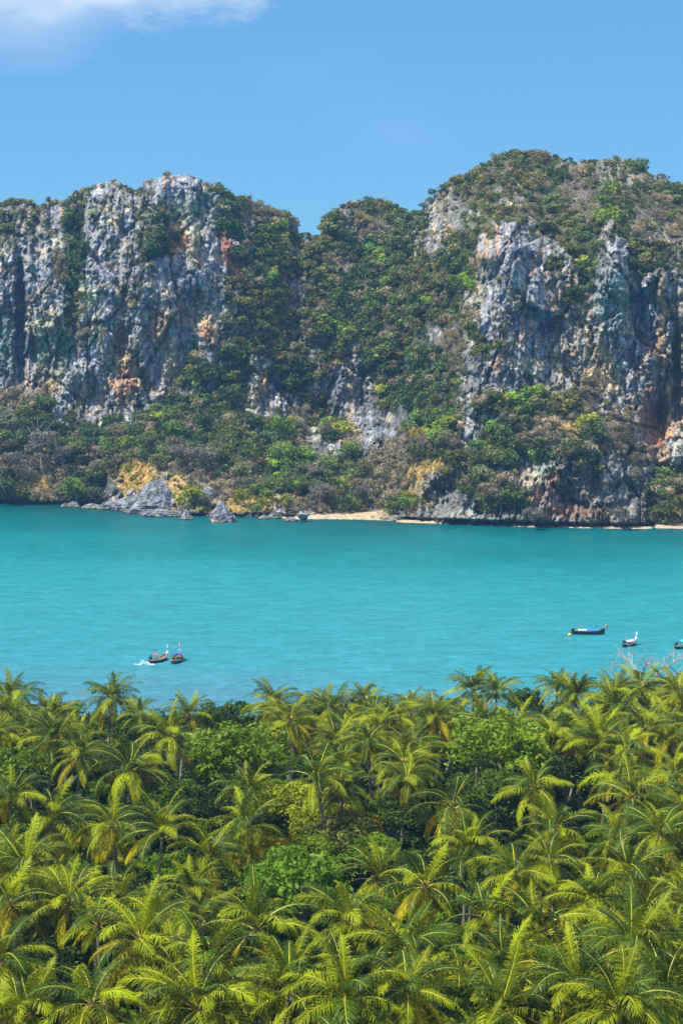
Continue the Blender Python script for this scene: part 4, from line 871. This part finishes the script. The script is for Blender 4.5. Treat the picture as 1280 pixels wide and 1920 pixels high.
t1 = np.cross(nr_, g3.normal(size=(n_, 3))); t1 /= np.linalg.norm(t1, axis=1)[:, None]; t2 = np.cross(nr_, t1); s1 = g3.uniform(.15, .42, n_)[:, None]
Vc = np.stack([c_ - t1 * s1, c_ - t2 * s1 * .5, c_ + t1 * s1, c_ + t2 * s1 * .5], 1).reshape(-1, 3)
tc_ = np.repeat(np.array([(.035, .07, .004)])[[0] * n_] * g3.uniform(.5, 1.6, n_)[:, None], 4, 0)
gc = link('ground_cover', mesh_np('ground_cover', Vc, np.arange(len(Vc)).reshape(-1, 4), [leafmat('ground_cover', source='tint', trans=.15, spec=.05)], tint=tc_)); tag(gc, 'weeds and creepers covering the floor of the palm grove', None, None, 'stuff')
# bare tree on the right by the water, and the bare branches at the left edge of the hills
def bare_tree(name, loc, h, label, seed, mat, up=1.0):
    t = empty(name, loc, 0, label, 'tree'); r = random.Random(seed)
    mb = MB(); mb.tube([(0, 0, -.5), (.1, 0, h * .3), (0, .1, h * .6)], [h * .03, h * .024, h * .018], 7); mb.build('trunk', mat, t)
    for k in range(9):
        mb = MB()
        def grow(p, d, l, rad, dep):
            e = p + d * l; mid = p + d * l * .5 + Vector((r.uniform(-1, 1), r.uniform(-1, 1), r.uniform(-1, 1))) * l * .08
            mb.tube([p, mid, e], [rad, rad * .8, rad * .55], 4, cap=False)
            if dep: 
                for _ in range(3): grow(e, (d + Vector((r.uniform(-1, 1), r.uniform(-1, 1), r.uniform(-.5, .9) * up)) * .75).normalized(), l * r.uniform(.55, .8), rad * .55, dep - 1)
        a = k * 2.4; grow(Vector((0, 0, h * (.3 + .035 * k))), Vector((cos(a), sin(a), .7 * up)).normalized(), h * .26, h * .013, 3); mb.build('branch', mat, t)
    return t
M_WHITE = simple('bleached_wood', (.48, .42, .38), .9, .15, 1.0)
x, y, z = at_z(1212, 1345, 5); bare_tree('bare_tree', (x, y, gz(x, y)), 15.5, 'leafless pale tree by the water behind the palms on the right', 4, M_WHITE)
x, y, z = [float(q) for q in hill_point(8, 830)]; bare_tree('bare_tree', (x - 2, y - 9, z + 4), 17, 'white leafless tree spreading its branches at the left edge below the cliff', 8, M_WHITE, .4)

# ------------------------------------------------------------------ boats
M_DARKWOOD = simple('dark_hull_wood', (.055, .045, .04), .5, .3, 2.0); M_PALEHULL = simple('pale_hull_paint', (.62, .56, .50), .5, .15, 2.0); M_WOOD = simple('varnished_wood', (.34, .20, .10), .5, .3, 3.0)
M_PINK = simple('faded_ribbon', (.62, .34, .30), .8, .25, 6.0); M_WHITEP = simple('white_paint', (.78, .76, .74), .5, .08, 2.0); M_ENG = simple('engine_iron', (.06, .06, .06), .4, .3, 5.0)
M_BLUE = simple('blue_tarpaulin', (.03, .16, .62), .6, .2, 2.0); M_CYAN = simple('cyan_tarpaulin', (.05, .45, .62), .6, .2, 2.0); M_LILAC = simple('lilac_tarpaulin', (.50, .44, .68), .7, .15, 2.0); M_DECK = simple('deck_boards', (.16, .12, .09), .8, .3, 4.0)
def longtail(px, py, rz, L, label, hull=M_DARKWOOD, rail=M_PALEHULL, canopy=M_BLUE, canopy2=None, prow_mat=M_PALEHULL, ribbon=M_PINK, bow_up=2.0, shaft=True, cover=(-.30, .22), beam=1.0, ch=2.0):
    x, y, _ = at_z(px, py, 0.5); t = empty('longtail_boat', (x, y, 0), rz, label, 'boat', 'longtail boats moored in the bay')
    # hull along +x (bow); stations
    ns = 16; st = []
    for i in range(ns + 1):
        s = -1 + 2 * i / ns; xx0 = s * L / 2
        bw = beam * L * .112 * (max(0, 1 - abs(s) ** 2.6)) ** .7 + (.28 * L / 9 if s < -.8 else .02); kz = -.25 + .55 * max(0, s) ** 3 + .15 * max(0, -s) ** 4; gz_ = .62 + 1.15 * max(0, s) ** 3 + .35 * max(0, -s) ** 3
        st.append((xx0, bw, kz, gz_))
    def shell(o, z_from, z_to, mat, name):
        mb = MB(); vs = []; fs = []; fr = (0, .35, .7, 1.0) if z_from == 0 else (z_from, 1.0)
        fr = [z_from + (z_to - z_from) * q / 3 for q in range(4)]
        for (xx0, bw, kz, g0) in st:
            row = []
            for q in fr: row.append((xx0, (bw * (.35 + .65 * q ** .6)) + o, kz + (g0 - kz) * q))
            for p_ in row[::-1]: vs.append((p_[0], -p_[1], p_[2]))
            for p_ in row: vs.append(p_)
        w_ = 8
        for i in range(ns):
            for k in range(w_ - 1):
                if z_from > 0 and k == 3: continue
                fs.append((i * w_ + k, i * w_ + k + 1, (i + 1) * w_ + k + 1, (i + 1) * w_ + k))
        if z_from == 0: fs.append(tuple(range(w_))[::-1]); fs.append(tuple(ns * w_ + k for k in range(w_)))
        mb.add(vs, fs); return mb.build(name, mat, t)
    shell(0, 0, .8, hull, 'hull'); shell(.03, .78, 1.04, rail, 'gunwale')
    mb = MB(); vs = []; fs = []
    for (xx0, bw, kz, g0) in st: vs += [(xx0, -bw * .85, kz + (g0 - kz) * .62), (xx0, bw * .85, kz + (g0 - kz) * .62)]
    for i in range(ns): fs.append((2 * i, 2 * i + 1, 2 * i + 3, 2 * i + 2))
    mb.add(vs, fs); mb.build('deck', M_DECK, t)
    for k in range(5):
        mb = MB(); mb.box((-L * .28 + k * L * .12, 0, .52), (.28, L * .15 * beam, .06)); mb.build('bench', M_WOOD, t)
    bx = L / 2; zb = st[-1][3]
    mb = MB(); mb.tube([(bx - .5, 0, zb - .75), (bx + .05, 0, zb - .1), (bx + .28, 0, zb + bow_up * .55), (bx + .36, 0, zb + bow_up)], [.16, .17, .13, .17], 6); pr = mb.build('prow', prow_mat, t)
    mb = MB(); mb.tube([(bx + .22, 0, zb + bow_up * .40), (bx + .32, 0, zb + bow_up * .72)], [.24, .22], 8); mb.tube([(bx + .3, .1, zb + bow_up * .42), (bx + .42, .12, zb + .1), (bx + .38, .08, zb - .7)], [.10, .09, .05], 5); mb.build('ribbon', ribbon, pr)
    c0, c1 = cover[0] * L, cover[1] * L
    for xx0 in np.linspace(c0 + .15, c1 - .15, 4):
        for s in (-1, 1):
            mb = MB(); mb.tube([(xx0, s * L * .075 * beam, .5), (xx0, s * L * .075 * beam, ch - .25)], .035, 5); mb.build('canopy_post', M_WOOD, t)
    for (a0_, a1_, mt) in ((c0, (c0 + c1) / 2 if canopy2 else c1, canopy2 or canopy), ((c0 + c1) / 2 + .02, c1, canopy)):
        if not canopy2 and a0_ != c0: continue
        mb = MB(); vs = []; fs = []; n2 = 6
        for xx0 in (a0_, a1_):
            for k in range(n2 + 1): q = -1 + 2 * k / n2; vs.append((xx0, q * L * .095 * beam, ch - .28 * q * q))
            for k in range(n2 + 1): q = -1 + 2 * k / n2; vs.append((xx0, q * L * .095 * beam, ch - .06 - .28 * q * q))
        w_ = 2 * (n2 + 1)
        for k in range(n2): fs += [(k, k + 1, w_ + k + 1, w_ + k), (n2 + 1 + k, w_ + n2 + 1 + k, w_ + n2 + 2 + k, n2 + 2 + k), (k, n2 + 1 + k, n2 + 2 + k, k + 1), (w_ + k, w_ + k + 1, w_ + n2 + 2 + k, w_ + n2 + 1 + k)]
        fs += [(0, w_, w_ + n2 + 1, n2 + 1), (n2, 2 * n2 + 1, w_ + 2 * n2 + 1, w_ + n2)]
        mb.add(vs, fs); mb.build('canopy', mt, t)
    for q_, fl in ((c0 + .1, ribbon), (c1, canopy)):
        mb = MB(); mb.tube([(q_, .1, .6), (q_, .1, ch + .9)], .03, 5); po = mb.build('flag_pole', M_WOOD, t)
        mb = MB(); mb.box((q_ + .3, .1, ch + .75), (.55, .03, .3)); mb.build('flag', fl, po)
    sx = -L / 2
    mb = MB(); mb.box((sx + .45, 0, 1.15), (.8, .42, .45)); mb.box((sx + .45, 0, 1.45), (.45, .3, .2)); mb.tube([(sx + .75, 0, 1.2), (sx + 1.5, .1, 1.35)], .035, 5); en = mb.build('engine', M_ENG, t)
    if shaft:
        mb = MB(); mb.tube([(sx + .1, 0, 1.1), (sx - L * .24, .2, .75)], [.05, .03], 5); mb.build('propeller_shaft', M_ENG, en)
    return t
longtail(1102, 1186, R(-4), 8.2, 'dark longtail boat seen side-on with lilac and blue canopy by the yellow buoy', canopy=M_BLUE, canopy2=M_LILAC, prow_mat=M_PINK, rail=M_DARKWOOD, bow_up=.9, ch=1.35)
longtail(1180, 1207, R(52), 6.2, 'small longtail boat with lilac cover and white topped prow, second from right edge', canopy=M_LILAC, prow_mat=M_WHITEP, ribbon=M_WHITEP, bow_up=1.2, beam=1.3, ch=1.4)
longtail(1283, 1211, R(38), 6.6, 'longtail boat with a cyan canopy cut by the right edge of the photo', canopy=M_CYAN, rail=M_PALEHULL, bow_up=1.6, beam=1.3)
longtail(297, 1236, R(64), 7.6, 'open dark longtail boat beside the white splash', canopy=M_WOOD, rail=M_PALEHULL, cover=(-.34, -.16), bow_up=1.5, ribbon=M_LILAC, beam=1.3)
longtail(331, 1236, R(84), 7.8, 'longtail boat with a bright blue canopy seen from astern', canopy=M_BLUE, rail=M_PALEHULL, bow_up=2.0, cover=(-.12, .3), beam=1.55)
# buoy: float with ring and stem
x, y, _ = at_z(1068, 1192, 0); t = empty('mooring_buoy', (x, y, 0), 0, 'yellow mooring buoy floating by the stern of the dark boat', 'buoy')
def sphere(mb, c, r, sz=1.0, nr=8, nc=12):
    vs = []; fs = []
    for i in range(nr + 1):
        a = pi * i / nr
        for j in range(nc): q = 2 * pi * j / nc; vs.append((c[0] + r * sin(a) * cos(q), c[1] + r * sin(a) * sin(q), c[2] + r * sz * cos(a)))
    for i in range(nr):
        for j in range(nc): fs.append((i * nc + j, (i + 1) * nc + j, (i + 1) * nc + (j + 1) % nc, i * nc + (j + 1) % nc))
    mb.add(vs, fs)
mb = MB(); sphere(mb, (0, 0, .18), .5, .85); mb.build('float', simple('yellow_plastic', (.8, .50, .02), .4, .1), t, True)
mb = MB(); mb.tube([(0, 0, .5), (0, 0, .85)], .05, 6); mb.build('stem', M_ENG, t)
# splash and ripples of the left boat
M_FOAM = simple('white_foam', (.82, .85, .86), .7, .06, 3.0)
x, y, _ = at_z(273, 1246, 0); mb = MB(); rr = random.Random(3)
for k in range(130):
    q = rr.random(); dx = rr.gauss(0, .75) + .4; h = max(0, (1.25 - abs(dx + .2) * .9)) * rr.random(); s = rr.uniform(.04, .15)
    sphere(mb, (dx - .5 * h, rr.gauss(0, .35), h * 1.0), s, .8, 3, 5)
for k in range(60):
    dx = rr.uniform(-2.6, 1.8); sphere(mb, (dx, rr.gauss(0, .28), .02), rr.uniform(.06, .2), .25, 3, 6)
o = mb.build('water_splash', M_FOAM); o.location = (x, y, 0); tag(o, 'white splash thrown up on the water behind the left boat', 'splash')
